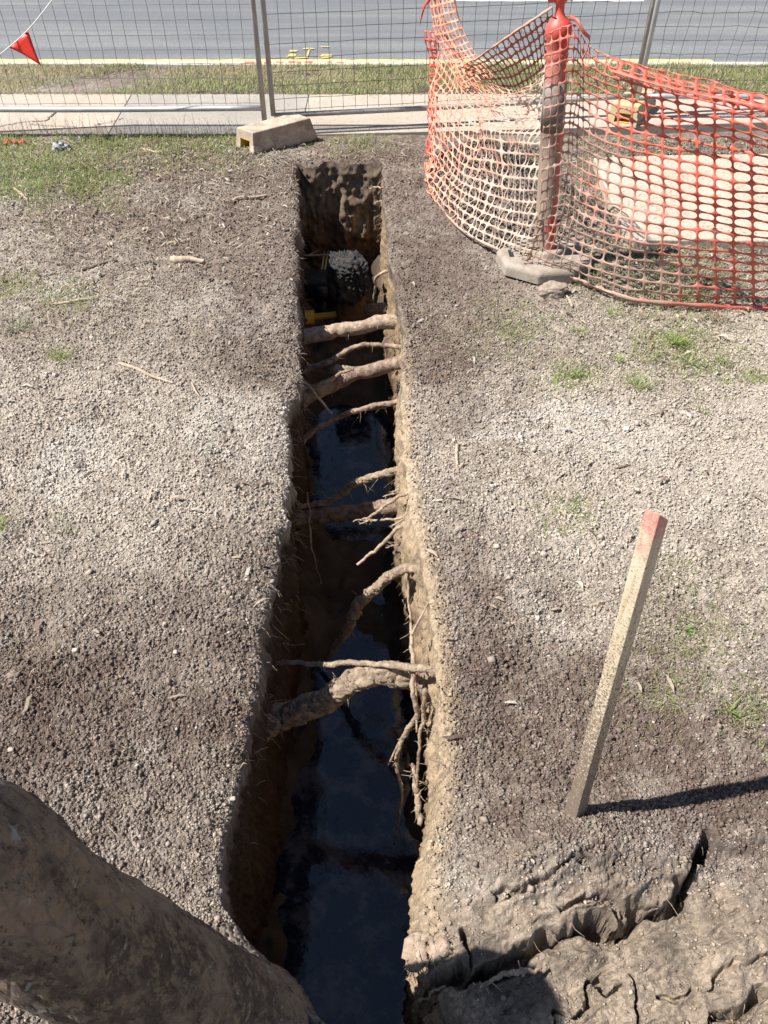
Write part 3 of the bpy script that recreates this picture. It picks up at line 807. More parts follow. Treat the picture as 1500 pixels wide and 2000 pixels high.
def surf(ctrl, u, v):
    ctrl = np.asarray(ctrl, float)                   # (nu, nv, 3)
    nu, nv, _ = ctrl.shape
    cols = np.stack([catmull(ctrl[i], v) for i in range(nu)], 0)     # nu, N, 3
    x = np.clip(u, 0, 1) * (nu - 1); i = np.clip(np.floor(x).astype(int), 0, nu - 2); t = (x - i)[:, None]
    N_ = np.arange(len(u))
    g = lambda k: cols[np.clip(k, 0, nu - 1), N_]
    a = np.where((i - 1 < 0)[:, None], 2 * g(i) - g(i + 1), g(i - 1)); d = np.where((i + 2 > nu - 1)[:, None], 2 * g(i + 1) - g(i), g(i + 2))
    b, c = g(i), g(i + 1)
    return 0.5 * (2 * b + (c - a) * t + (2 * a - 5 * b + 4 * c - d) * t**2 + (3 * b - a - 3 * c + d) * t**3)
def net(name, ctrl, NU, NV, m, hole=(0.80, 0.78), wr=0.008, seed=0, edge=True, stagger=False, drop=()):
    K = 16; th = (np.arange(K) + 0.5) / K * 2 * math.pi
    hx = np.sign(np.cos(th)) * np.abs(np.cos(th)) ** 0.72 * hole[0] / 2; hy = np.sign(np.sin(th)) * np.abs(np.sin(th)) ** 0.72 * hole[1] / 2
    mxx = np.maximum(np.abs(np.cos(th)), np.abs(np.sin(th))); ox = np.cos(th) / mxx / 2; oy = np.sin(th) / mxx / 2
    PU = []; Fs = []; o = 0
    corners = [(-.5, -.5), (.5, -.5), (.5, .5), (-.5, .5)]
    for i in range(NU):
        for j in range(NV):
            if (i, j) in drop: continue
            cx, cy = i + 0.5, j + 0.5
            for k in range(K): PU.append((cx + ox[k], cy + oy[k]))
            for k in range(K): PU.append((cx + hx[k], cy + hy[k]))
            for q in corners: PU.append((cx + q[0], cy + q[1]))
            for k in range(K):
                k2 = (k + 1) % K
                side1 = (abs(abs(ox[k]) - .5) < 1e-6, np.sign(ox[k])) ; side2 = (abs(abs(ox[k2]) - .5) < 1e-6, np.sign(ox[k2]))
                if side1[0] != side2[0]:
                    cq = [n_ for n_, q in enumerate(corners) if q[0] * ox[k] > 0 and q[1] * oy[k] > 0][0]
                    Fs.append((o + k, o + 2 * K + cq, o + k2, o + K + k2, o + K + k))
                else:
                    Fs.append((o + k, o + k2, o + K + k2, o + K + k))
            o += 2 * K + 4
    PU = np.array(PU)
    key = np.round(PU * 4096).astype(np.int64); uq, first, inv = np.unique(key, axis=0, return_index=True, return_inverse=True)
    inv = inv.reshape(-1)
    PU = PU[first]
    u, v = PU[:, 0] / NU, PU[:, 1] / NV
    X = surf(ctrl, u, v)
    e = 1e-3
    n = np.cross(surf(ctrl, u + e, v) - X, surf(ctrl, u, v + e) - X); n /= np.linalg.norm(n, axis=1)[:, None] + 1e-12
    X = X + n * (wr * fbm(u * NU, v * NV, 0.16, 4, 700 + seed))[:, None] + n * (wr * 0.35 * vn(u * NU * 0.9, v * NV * 0.9, 720 + seed))[:, None]
    Fs = [tuple(int(inv[i]) for i in f) for f in Fs]
    ob = mk(name, X, Fs, m)
    if edge:   # solid selvedge strips along the two long edges
        pass
    s_ = ob.modifiers.new('thickness', 'SOLIDIFY'); s_.thickness = 0.0016; s_.offset = 0
    return ob
def grid(rows_):
    """rows_: list over u of lists over v of (px,row,Y)"""
    return [[P(*q) for q in r] for r in rows_]
OR, OD, MUDC = (0.74, 0.17, 0.115), (0.64, 0.12, 0.08), (0.42, 0.30, 0.235)
PEACH = (0.76, 0.40, 0.28)
# right length: from the bollard off to the right
cr = grid([[(1064, 70, 3.43), (1062, 190, 3.42), (1058, 310, 3.40), (1050, 430, 3.37), (1018, 505, 3.38)],
           [(1122, 48, 3.43), (1116, 180, 3.41), (1110, 300, 3.39), (1098, 420, 3.36), (1060, 524, 3.36)],
           [(1150, 90, 3.40), (1150, 200, 3.40), (1150, 320, 3.36), (1140, 440, 3.30), (1130, 548, 3.28)],
           [(1235, 122, 3.25), (1235, 235, 3.22), (1235, 350, 3.18), (1230, 470, 3.12), (1225, 582, 3.12)],
           [(1360, 152, 3.08), (1360, 260, 3.06), (1362, 380, 3.02), (1362, 490, 3.02), (1365, 596, 3.05)],
           [(1500, 190, 2.92), (1505, 290, 2.93), (1508, 400, 2.94), (1510, 505, 2.98), (1512, 606, 3.05)],
           [(1670, 205, 2.85), (1675, 310, 2.86), (1680, 420, 2.88), (1680, 520, 2.92), (1680, 620, 2.96)]])
MB_R = barrier_mat('barrier_orange', OR, OD, MUDC, P(1400, 250, 3.1), P(1130, 430, 3.35))
rt = empty('barrier_mesh', P(1120, 520, 3.42), 'orange plastic barrier mesh to the right of the red bollard, stretched and lightly muddied', 'barrier mesh', 'orange barrier mesh lengths')
adopt(net('netting', cr, 24, 24, MB_R, hole=(0.89, 0.83), wr=0.028, seed=1), rt)
# folded-over top band on the right length
cf = grid([[(1196, 112, 3.27), (1190, 138, 3.20), (1235, 165, 3.16)],
           [(1290, 142, 3.12), (1290, 165, 3.06), (1300, 180, 3.05)],
           [(1400, 168, 2.99), (1400, 190, 2.94), (1405, 205, 2.93)],
           [(1520, 196, 2.86), (1520, 216, 2.82), (1525, 232, 2.82)],
           [(1670, 212, 2.80), (1670, 232, 2.76), (1675, 246, 2.76)]])
adopt(net('folded_edge', cf, 17, 2, MB_R, hole=(0.80, 0.66), wr=0.006, seed=2), rt)
def ribbon_strip(name, ctrl, w, m, seed=0, n=70):
    q = spline(ctrl, n); V = []
    for k in range(n):
        zz = w * (1 + 0.2 * math.sin(k * 0.7 + seed)); V += [tuple(q[k] + np.array([0, 0, zz / 2])), tuple(q[k] + np.array([0, 0.002 * math.sin(k), -zz / 2]))]
    ob = mk(name, V, [(2 * i, 2 * i + 1, 2 * i + 3, 2 * i + 2) for i in range(n - 1)], m)
    s_ = ob.modifiers.new('thickness', 'SOLIDIFY'); s_.thickness = 0.002
    return ob
adopt(ribbon_strip('bottom_edge', [P(*q) for q in ((1050, 522, 3.39), (1100, 538, 3.33), (1150, 556, 3.26), (1225, 583, 3.11), (1365, 597, 3.04), (1512, 607, 3.04), (1680, 621, 2.95))], 0.022, MB_R), rt)
adopt(ribbon_strip('loose_strap', [P(*q) for q in ((1112, 34, 3.45), (1130, 44, 3.38), (1140, 62, 3.37), (1152, 76, 3.38), (1146, 98, 3.38), (1136, 118, 3.38))], 0.016, MB_R, 2, 20), rt)
# left length: from the fence forward to the bollard
cl = grid([[(850, -40, 5.35), (838, 60, 5.35), (843, 150, 5.3), (834, 240, 5.2), (828, 318, 5.0)],
           [(880, 60, 5.25), (880, 110, 5.2), (862, 190, 5.0), (848, 280, 4.8), (838, 362, 4.62)],
           [(902, 135, 5.0), (915, 175, 4.85), (905, 245, 4.65), (885, 335, 4.4), (868, 415, 4.22)],
           [(948, 160, 4.72), (960, 205, 4.4), (955, 255, 4.25), (935, 360, 4.05), (915, 458, 3.85)],
           [(1010, 168, 4.10), (1015, 205, 3.95), (1010, 260, 3.85), (995, 380, 3.7), (975, 488, 3.6)],
           [(1074, 95, 3.60), (1072, 150, 3.54), (1070, 260, 3.50), (1062, 385, 3.46), (1035, 512, 3.42)]])
MB_L = barrier_mat('barrier_faded', PEACH, (0.86, 0.30, 0.18), (0.52, 0.43, 0.35), P(860, 60, 5.3), P(1040, 400, 3.5))
lt = empty('barrier_mesh', P(1040, 512, 3.42), 'faded dusty peach barrier mesh sagging between the middle fence panel and the red bollard', 'barrier mesh', 'orange barrier mesh lengths')
adopt(net('netting', cl, 38, 22, MB_L, hole=(0.87, 0.84), wr=0.045, seed=3), lt)
cfl = grid([[(835, -60, 5.32), (858, -60, 5.26), (885, -60, 5.22)],
            [(845, 30, 5.25), (868, 25, 5.16), (893, 20, 5.12)],
            [(862, 90, 5.15), (885, 85, 5.05), (912, 75, 5.02)],
            [(885, 135, 5.02), (912, 125, 4.94), (938, 118, 4.9)],
            [(905, 175, 4.9), (935, 160, 4.8), (965, 150, 4.75)]])
adopt(net('folded_flap', cfl, 15, 7, MB_L, hole=(0.80, 0.78), wr=0.02, seed=5), lt)
cb2 = grid([[(826, 60, 5.36), (850, 62, 5.3)], [(836, 150, 5.33), (858, 150, 5.27)], [(833, 220, 5.25), (852, 225, 5.17)], [(828, 300, 5.08), (846, 310, 4.98)]])
cband = grid([[(895, 136, 4.95), (925, 150, 5.0), (950, 166, 5.05)],
              [(945, 104, 4.55), (975, 140, 4.70), (1000, 185, 4.85)],
              [(1010, 58, 3.95), (1030, 110, 4.15), (1045, 165, 4.35)],
              [(1078, 14, 3.50), (1082, 65, 3.72), (1086, 118, 3.95)]])
MB_D = barrier_mat('barrier_shaded', (0.42, 0.09, 0.06), (0.30, 0.07, 0.05), (0.34, 0.22, 0.17), P(1080, 20, 3.5), P(850, 140, 5.2))  # same mesh; shade of its underside is put into a darker base colour
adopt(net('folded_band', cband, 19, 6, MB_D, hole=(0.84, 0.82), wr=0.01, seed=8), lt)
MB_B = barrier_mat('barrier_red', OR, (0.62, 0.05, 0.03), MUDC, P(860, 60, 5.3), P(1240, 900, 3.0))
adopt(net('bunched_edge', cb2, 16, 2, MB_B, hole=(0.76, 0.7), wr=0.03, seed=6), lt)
adopt(ribbon_strip('bottom_edge', [P(*q) for q in ((828, 319, 4.99), (838, 363, 4.61), (868, 416, 4.21), (915, 459, 3.84), (975, 489, 3.59), (1035, 513, 3.41))], 0.018, MB_L), lt)
adopt(ribbon_strip('torn_strip', [P(*q) for q in ((846, -10, 5.3), (832, 8, 5.3), (826, 22, 5.31), (820, 46, 5.30))], 0.03, MB_B, 2, 14), lt)
adopt(ribbon_strip('top_edge', [P(*q) for q in ((902, 134, 4.99), (945, 105, 4.6), (1010, 59, 3.95), (1077, 15, 3.49))], 0.012, MB_L), lt)

# ------------------------------------------------------------------ red bollard on its rubber base
bc = Vector(G(1060, 520, 0.0)); bt = Vector(P(1098, 20, 3.52))
axis = (bt - Vector((bc.x + 0.01, bc.y, 0.0))).normalized()
def bollard_mat():
    m, nt, b = mat('muddy_red_plastic')
    tc = nt.nodes.new('ShaderNodeTexCoord').outputs['Object']
    sx = nt.nodes.new('ShaderNodeSeparateXYZ'); nt.links.new(tc, sx.inputs[0])
    nz = noise(nt, 7, 6, 0.7)
    mu = nt.nodes.new('ShaderNodeMath'); mu.operation = 'MULTIPLY_ADD'; nt.links.new(nz, mu.inputs[0]); mu.inputs[1].default_value = 0.9; mu.inputs[2].default_value = 0.0
    s2 = nt.nodes.new('ShaderNodeMath'); s2.operation = 'SUBTRACT'; nt.links.new(mu.outputs[0], s2.inputs[0])
    # mud lies on the side facing left and towards the trench
    mm = nt.nodes.new('ShaderNodeMath'); mm.operation = 'MULTIPLY'; nt.links.new(sx.outputs[0], mm.inputs[0]); mm.inputs[1].default_value = 5.0
    nt.links.new(mm.outputs[0], s2.inputs[1])
    fac = ramp(nt, s2.outputs[0], [(0.25, 0.0), (0.42, 1.0)])
    zf = nt.nodes.new('ShaderNodeMapRange'); nt.links.new(sx.outputs[2], zf.inputs[0]); zf.inputs[1].default_value = 0.72; zf.inputs[2].default_value = 0.98; zf.inputs[3].default_value = 1.0; zf.inputs[4].default_value = 0.25
    f2 = nt.nodes.new('ShaderNodeMath'); f2.operation = 'MULTIPLY'; nt.links.new(fac, f2.inputs[0]); nt.links.new(zf.outputs[0], f2.inputs[1])
    c = mixc(nt, f2.outputs[0], (0.70, 0.045, 0.03), (0.31, 0.235, 0.185))
    nt.links.new(c, b.inputs['Base Color']); b.inputs['Roughness'].default_value = 0.5
    bump(nt, b, noise(nt, 60), 0.4, 0.002)
    return m
M['bollard'] = bollard_mat()
M['band'] = simple('grey_reflective_band', (0.22, 0.19, 0.17), (0.17, 0.135, 0.11), 12, 0.7, 0.2)
root = empty('bollard', (bc.x, bc.y, 0.0), 'red plastic post bollard smeared with brown mud, standing on an octagonal base', 'bollard')
def lathe(prof, n=28):
    V = []; Fs = []
    for z, r in prof:
        for k in range(n):
            t = k / n * 2 * math.pi; V.append((r * math.cos(t), r * math.sin(t), z))
    for i in range(len(prof) - 1):
        for k in range(n): Fs.append((i * n + k, i * n + (k + 1) % n, (i + 1) * n + (k + 1) % n, (i + 1) * n + k))
    Fs.append(tuple(range(n - 1, -1, -1))); Fs.append(tuple((len(prof) - 1) * n + k for k in range(n)))
    return V, Fs
HB = (bt - bc).length / 1.0
prof = [(0.03, .060), (0.06, .060), (0.09, .053), (0.50, .051), (0.585, .050), (0.59, .052), (0.80, .050), (0.81, .048), (0.855, .047), (0.868, .044), (0.876, .043), (0.886, .048), (0.905, .048), (0.915, .043), (0.925, .047), (0.955, .048), (0.965, .054), (0.985, .056), (1.005, .054), (1.020, .042), (1.035, .024), (1.05, .018), (1.075, .018), (1.085, .026), (1.12, .030), (1.14, .024)]
k_ = 0.985
V, Fs = lathe([(z * k_, r * 0.96) for z, r in prof])
pole = mk('post', V, Fs, M['bollard'], root)
V, Fs = lathe([(0.60, .0485), (0.60, .0508), (0.70, .0504), (0.79, .0496), (0.79, .048)]); band = mk('reflective_band', V, Fs, M['band'], root)
mb = MB(); mb.tube([(-0.052, 0, 1.078), (-0.035, 0, 1.088), (0.035, 0, 1.088), (0.052, 0, 1.078)], [0.013, 0.019, 0.019, 0.013], 10); th_ = mb.build('handle', M['bollard'], root)
q = Vector((0, 0, 1)).rotation_difference(axis)
for o_ in (pole, band, th_): o_.rotation_mode = 'QUATERNION'; o_.rotation_quaternion = q
# octagonal base with a hand slot
mb = MB(); V = []; R = 0.235
for z, k in ((-0.01, 1.0), (0.035, 1.0), (0.05, 0.93)):
    for i in range(8):
        t = math.radians(22.5 + 45 * i + 8); V.append((R * k * math.cos(t), R * 0.92 * k * math.sin(t), z))
Fs = [(i + 8 * l, (i + 1) % 8 + 8 * l, (i + 1) % 8 + 8 * (l + 1), i + 8 * (l + 1)) for l in range(2) for i in range(8)]
# top: ring to a raised hub
for z, k in ((0.05, 0.42), (0.085, 0.36)):
    for i in range(8):
        t = math.radians(22.5 + 45 * i + 8); V.append((R * k * math.cos(t), R * k * math.sin(t), z))
Fs += [(i + 8 * l, (i + 1) % 8 + 8 * l, (i + 1) % 8 + 8 * (l + 1), i + 8 * (l + 1)) for l in (2, 3) for i in range(8)] + [tuple(32 + i for i in range(8))]
base = mk('rubber_base', V, Fs, simple('dusty_rubber', (0.33, 0.285, 0.24), (0.25, 0.205, 0.165), 14, 0.95, 0.9, 0.004), root, smooth=False); bevel(base, 0.008, 2)
for sx_, sy_ in ((-0.165, -0.005), (0.150, 0.02)):
    mb = MB(); mb.box((sx_, sy_, 0.0495), (0.022, 0.075, 0.004)); mb.build('slot', M['tar'], root, smooth=False)
root.location.z = 0.008 + 0.012 + float(relief(np.array([bc.x]), np.array([bc.y]))[0])

# ------------------------------------------------------------------ loose concrete slab on the right
m, nt, b = mat('slab_concrete')
f1 = noise(nt, 55, 4, 0.8)
c = mixc(nt, ramp(nt, f1, [(0.50, 0.0), (0.60, 1.0)]), (0.44, 0.365, 0.29), (0.22, 0.165, 0.12))
c = mixc(nt, ramp(nt, noise(nt, 4), [(0.4, 0.0), (0.7, 0.7)]), c, (0.50, 0.42, 0.34))
nt.links.new(c, b.inputs['Base Color']); b.inputs['Roughness'].default_value = 0.9
bump(nt, b, f1, 0.6, 0.003)
M['slab'] = m
poly = [G(a, b_, 0.05)[:2] for a, b_ in ((1160, 308), (1222, 460), (1240, 468), (1500, 470), (1900, 478), (1850, 296), (1500, 300), (1290, 303))]
v, fcs = slab_mesh(poly, -0.02, 0.05)
sl = mk('concrete_slab', v, fcs, M['slab'], smooth=False); bevel(sl, 0.006, 2)
tag(sl, 'pale speckled concrete slab lying on the soil behind the right barrier mesh', 'concrete slab')

# ------------------------------------------------------------------ timber stake
def stake():
    m, nt, b = mat('stake_timber')
    tc = nt.nodes.new('ShaderNodeTexCoord').outputs['Object']
    sx = nt.nodes.new('ShaderNodeSeparateXYZ'); nt.links.new(tc, sx.inputs[0])
    mp = nt.nodes.new('ShaderNodeMapping'); mp.inputs['Scale'].default_value = (1, 1, 0.12); nt.links.new(tc, mp.inputs[0])
    gr = noise(nt, 90, 5, 0.7, mp.outputs[0])
    wood = mixc(nt, ramp(nt, gr, [(0.4, 0.0), (0.62, 1.0)]), (0.66, 0.56, 0.41), (0.50, 0.40, 0.27))
    sp_ = noise(nt, 230, 4, 0.7)
    zr = nt.nodes.new('ShaderNodeMapRange'); nt.links.new(sx.outputs[2], zr.inputs[0]); zr.inputs[1].default_value = 0.0; zr.inputs[2].default_value = 0.85; zr.inputs[3].default_value = 0.28; zr.inputs[4].default_value = 0.0
    ad = nt.nodes.new('ShaderNodeMath'); nt.links.new(sp_, ad.inputs[0]); nt.links.new(zr.outputs[0], ad.inputs[1])
    c = mixc(nt, ramp(nt, ad.outputs[0], [(0.60, 0.0), (0.68, 1.0)]), wood, (0.19, 0.145, 0.11))
    n2 = noise(nt, 22, 5, 0.8)
    z2 = nt.nodes.new('ShaderNodeMath'); z2.operation = 'MULTIPLY_ADD'; nt.links.new(n2, z2.inputs[0]); z2.inputs[1].default_value = 0.26; nt.links.new(sx.outputs[2], z2.inputs[2])
    pf = ramp(nt, z2.outputs[0], [(0.962, 0.0), (1.0, 1.0)])
    n3 = ramp(nt, noise(nt, 160, 4, 0.7), [(0.40, 1.0), (0.56, 0.35)])
    pf2 = nt.nodes.new('ShaderNodeMath'); pf2.operation = 'MULTIPLY'; nt.links.new(pf, pf2.inputs[0]); nt.links.new(n3, pf2.inputs[1])
    c = mixc(nt, pf2.outputs[0], c, (0.62, 0.20, 0.18))
    nt.links.new(c, b.inputs['Base Color']); b.inputs['Roughness'].default_value = 0.75
    bump(nt, b, sp_, 0.6, 0.0025)
    base = Vector(G(1122, 1590, 0.03)); a, b2, c2 = ray(1283, 1004); t = 1.00; top = Vector((a * t, b2 * t, HC + c2 * t))
    root = empty('stake', base, 'mud spattered square timber stake with a red painted top, driven into the soil', 'stake')
    ax = (top - base); L = ax.length; ax.normalize()
    ang = math.radians(79); w = 0.0122; V = []
    zs = np.linspace(-0.12, L, 60)
    for i, z in enumerate(zs):
        flare = 1 + 0.22 * (1 - z / L) + 0.16 * math.exp(-((z - 0.0) / 0.06) ** 2)
        for k in range(4):
            t_ = ang + k * math.pi / 2
            r = w * 1.414 * flare * (1 + 0.03 * float(vn(np.array(z * 14), np.array(k * 3.0), 3)))
            # flat cut top, slightly sloping
            zz = z + (-0.012 * math.cos(t_ - 0.3) - 0.010 * math.sin(t_) if i == len(zs) - 1 else 0)
            V.append((r * math.cos(t_), r * 1.0 * math.sin(t_), zz))
    n = len(zs); Fs = [(i * 4 + k, i * 4 + (k + 1) % 4, (i + 1) * 4 + (k + 1) % 4, (i + 1) * 4 + k) for i in range(n - 1) for k in range(4)] + [tuple((n - 1) * 4 + k for k in range(4))]
    o = mk('timber', V, Fs, m, root, smooth=False); bevel(o, 0.002, 2)
    o.rotation_mode = 'QUATERNION'; o.rotation_quaternion = Vector((0, 0, 1)).rotation_difference(ax)
    # mud lump gripping the foot of the stake
    return root, base
stk, stk_base = stake()

# ------------------------------------------------------------------ tree at the near end
def tree():
    m, nt, b = mat('tree_bark')
    tcb = nt.nodes.new('ShaderNodeTexCoord').outputs['Object']
    mp = nt.nodes.new('ShaderNodeMapping'); mp.inputs['Scale'].default_value = (1, 1, 0.6); nt.links.new(tcb, mp.inputs[0])
    f = noise(nt, 10, 7, 0.65, mp.outputs[0])
    c = mixc(nt, ramp(nt, f, [(0.44, 0.0), (0.58, 1.0)]), (0.12, 0.082, 0.062), (0.36, 0.26, 0.19))
    f3 = noise(nt, 46, 6, 0.8, mp.outputs[0])
    c = mixc(nt, ramp(nt, f3, [(0.50, 0.0), (0.58, 0.9)]), c, (0.33, 0.245, 0.16))
    c = mixc(nt, ramp(nt, noise(nt, 75, 5, 0.8, mp.outputs[0]), [(0.36, 0.9), (0.44, 0.0)]), c, (0.05, 0.034, 0.028))
    f2 = noise(nt, 38, 6, 0.7)
    c = mixc(nt, ramp(nt, f2, [(0.61, 0.0), (0.65, 0.85)]), c, (0.42, 0.42, 0.38))
    nt.links.new(c, b.inputs['Base Color']); b.inputs['Roughness'].default_value = 0.9
    vo = nt.nodes.new('ShaderNodeTexVoronoi'); vo.feature = 'DISTANCE_TO_EDGE'; vo.inputs['Scale'].default_value = 30
    mp2 = nt.nodes.new('ShaderNodeMapping'); mp2.inputs['Scale'].default_value = (1.6, 1.6, 0.45); nt.links.new(tcb, mp2.inputs[0]); nt.links.new(mp2.outputs[0], vo.inputs['Vector'])
    ed = ramp(nt, vo.outputs['Distance'], [(0.0, 0.0), (0.12, 1.0)])
    hh = nt.nodes.new('ShaderNodeMath'); hh.operation = 'MULTIPLY_ADD'; nt.links.new(ed, hh.inputs[0]); hh.inputs[1].default_value = 0.35; nt.links.new(f3, hh.inputs[2])
    bump(nt, b, hh.outputs[0], 1.0, 0.02)
    root = empty('tree', (-0.27, 0.36, 0), 'brown mottled tree trunk with flared foot at the near end of the trench', 'tree')
    ctr = spline([(-0.265, 0.335, -0.30), (-0.265, 0.33, 0.0), (-0.30, 0.33, 0.217), (-0.383, 0.301, 0.665), (-0.42, 0.287, 0.90), (-0.49, 0.16, 1.08), (-0.60, -0.15, 1.35), (-0.80, -0.6, 2.2), (-0.95, -1.0, 3.6), (-1.05, -1.3, 5.0)], 560)
    z = ctr[:, 2]
    rad = np.interp(z, [-0.3, 0.0, 0.05, 0.12, 0.22, 0.4, 0.75, 1.5, 3, 5], [.16, .132, .118, .106, .097, .090, .080, .078, .07, .045])
    n = 96; th = np.arange(n) / n * 2 * math.pi
    V = np.zeros((560, n, 3))
    for i in range(560):
        lobes = 0.10 * np.cos(3 * th + 0.6) + 0.06 * np.cos(5 * th + 2)
        k = math.exp(-max(z[i], 0) / 0.10)
        nz_ = 0.035 * fbm(np.cos(th) * 1.5 + z[i] * 2.0, np.sin(th) * 1.5 + z[i] * 1.3, 2.0, 4, 900) + 0.035 * (0.5 - worley(th * 5.5, np.full(n, z[i] * 24.0) + 0.6 * np.sin(th * 3), 1.0, 905)[0]) + 0.02 * fbm(th * 2, np.full(n, z[i] * 20), 4.0, 3, 906)
        r = rad[i] * (1 + lobes * k + nz_)
        V[i, :, 0] = ctr[i, 0] + r * np.cos(th); V[i, :, 1] = ctr[i, 1] + r * np.sin(th); V[i, :, 2] = z[i]
    Fs = np.array([(i * n + k, i * n + (k + 1) % n, (i + 1) * n + (k + 1) % n, (i + 1) * n + k) for i in range(559) for k in range(n)])
    adopt(mk('trunk', V.reshape(-1, 3), Fs, m), root)
    return root
tree()

# ------------------------------------------------------------------ roots in the trench
def hairs(mb, q, r, n, ln=0.04, seed=0, rr=0.0011, down=0.6):
    R = np.random.default_rng(seed)
    for _ in range(n):
        i = R.integers(1, len(q) - 1); d = R.standard_normal(3); d[2] -= down; d /= np.linalg.norm(d)
        p0 = q[i] + d * r[i] * 0.7; L = ln * (0.4 + R.random())
        b = R.standard_normal(3) * 0.5; p1 = p0 + d * L * 0.5; p2 = p1 + (d + b * 0.6 + np.array([0, 0, -0.3])) * L * 0.5
        mb.tube([p0, p1, p2], [rr * 1.3, rr, rr * 0.4], 4)
def root_obj(pts, r, label, m='root', hair=12, jit=0.18, seed=0, hl=0.04, forks=(), n=None, sides=14, wob=0.004, clod=0.0):
    W = [G(a, b_, z) for a, b_, z in pts]
    n = n or max(24, int(len(pts) * 14))
    q = spline(W, n)
    R = np.random.default_rng(seed + 50)
    q = q + np.stack([wob * fbm(np.arange(n) * 0.3, np.zeros(n), 0.5, 3, seed + k) for k in range(3)], 1)
    rr = np.interp(np.linspace(0, 1, n), np.linspace(0, 1, len(r)), r)
    mb = MB(); mb.tube(q, rr, sides, jit, seed, clod=clod)
    if hair: hairs(mb, q, rr, hair, hl, seed)
    o = mb.build('root', M[m])
    tag(o, label, 'root', 'tree roots in the trench')
    for k, (fp_, fr) in enumerate(forks):
        w2 = spline([G(a, b_, z) for a, b_, z in fp_], 24)
        mb = MB(); mb.tube(w2, np.linspace(fr[0], fr[1], 24), 7, 0.15, seed + k); hairs(mb, w2, np.full(24, fr[1]), 5, hl * 0.7, seed + k + 3)
        mb.build('rootlet', M[m], o)
    return o
root_obj([(540,668,-.24),(590,656,-.23),(640,649,-.22),(700,640,-.2),(760,627,-.18),(830,628,-.16)], [.042,.037,.035,.033,.036,.042], 'thickest pale root, farthest one crossing the trench before the black pipe fitting', 'palroot', 18, 0.10, 1, 0.03)
root_obj([(560,745,-.33),(600,722,-.31),(650,704,-.27),(690,678,-.24),(712,674,-.23),(760,676,-.22),(830,678,-.2)], [.012,.013,.014,.012,.012,.011,.012], 'kinked thin root crossing just in front of the farthest thick root', 'root', 10, 0.2, 2, 0.05, forks=[([(745,676,-.22),(750,665,-.20),(775,652,-.18)], (.004,.002))])
root_obj([(540,812,-.38),(590,782,-.36),(640,756,-.32),(690,733,-.28),(740,720,-.25),(830,695,-.2)], [.040,.038,.034,.032,.033,.04], 'thick brown root slanting across the trench, second thick root from the far end', 'root', 16, 0.14, 3, 0.04)
root_obj([(575,724,-.36),(620,718,-.33),(660,722,-.31),(700,722,-.30),(735,712,-.27)], [.018,.02,.021,.016,.01], 'short stubby root lying behind the slanting thick root', 'root', 6, 0.2, 4, 0.03)
root_obj([(560,768,-.30),(600,756,-.27),(640,744,-.25),(662,730,-.23),(690,722,-.22)], [.009,.010,.009,.008,.005], 'slender curved root lying over the slanting thick root', 'root', 5, 0.2, 5, 0.03)
root_obj([(578,735,-.10),(600,752,-.13),(625,780,-.19),(648,808,-.25)], [.004,.0065,.006,.005], 'straight pale twig of root pointing down from the left wall over the slanting root', 'palroot', 3, 0.15, 6, 0.02, sides=8)
root_obj([(565,895,-.5),(590,862,-.47),(615,838,-.43),(650,820,-.4),(700,802,-.34),(740,790,-.3),(830,785,-.22)], [.015,.014,.013,.013,.012,.012,.012], 'thin arched root crossing above the far pool of water', 'root', 14, 0.2, 7, 0.05, forks=[([(695,803,-.34),(730,799,-.33),(755,796,-.31)], (.006,.003))])
root_obj([(560,995,-.6),(610,985,-.58),(650,976,-.54),(682,950,-.46),(706,938,-.4),(740,928,-.35),(830,910,-.25)], [.010,.012,.014,.015,.016,.015,.016], 'hairy kinked root crossing at the near edge of the far pool', 'clodroot', 40, 0.25, 8, 0.06, n=140, sides=20, clod=110)
root_obj([(560,1020,-.66),(620,1008,-.62),(680,1001,-.58),(740,992,-.52),(830,978,-.42)], [.036,.034,.032,.034,.04], 'thick shaded root low in the middle of the trench', 'root', 8, 0.12, 9, 0.04)
root_obj([(815,950,-.07),(785,968,-.12),(755,985,-.17),(728,1005,-.22),(705,1016,-.27)], [.006,.006,.006,.005,.003], 'forked pale rootlet poking out of the right wall above the low thick root', 'palroot', 5, 0.2, 10, 0.02, forks=[([(730,1003,-.22),(722,1014,-.24),(702,1024,-.28)], (.004,.002)), ([(785,966,-.12),(765,965,-.14),(748,970,-.16)], (.004,.002)), ([(780,955,-.1),(765,962,-.12)], (.003,.002))], sides=8)
root_obj([(820,1000,-.10),(795,1008,-.15),(760,1015,-.22),(720,1016,-.28),(690,1018,-.3)], [.005,.005,.0045,.004,.0025], 'near-level pale rootlet poking out of the right wall below the forked one', 'palroot', 5, 0.2, 11, 0.02, sides=8)
root_obj([(822,1000,-.06),(795,1012,-.12),(762,1050,-.2),(725,1083,-.27),(698,1103,-.31)], [.006,.007,.007,.006,.005], 'long straight pale rootlet slanting down from the right wall in mid trench', 'palroot', 3, 0.12, 12, 0.02, sides=8, forks=[([(795,1010,-.12),(775,1022,-.15),(762,1030,-.17)], (.004,.002))])
root_obj([(850,1040,-.08),(800,1056,-.2),(775,1064,-.26),(752,1070,-.3)], [.006,.006,.004,.002], 'wispy short rootlet below the long straight pale rootlet', 'root', 12, 0.2, 13, 0.04, sides=8)
root_obj([(860,1100,-.08),(826,1106,-.12),(790,1112,-.19),(762,1124,-.26),(728,1152,-.35),(700,1182,-.44),(682,1222,-.56),(655,1265,-.72),(620,1300,-.9)], [.014,.015,.016,.018,.019,.017,.013,.010,.007], 'soil caked root arching out of the right wall and dropping towards the floor', 'clodroot', 36, 0.26, 14, 0.04, sides=30, n=200, clod=110)
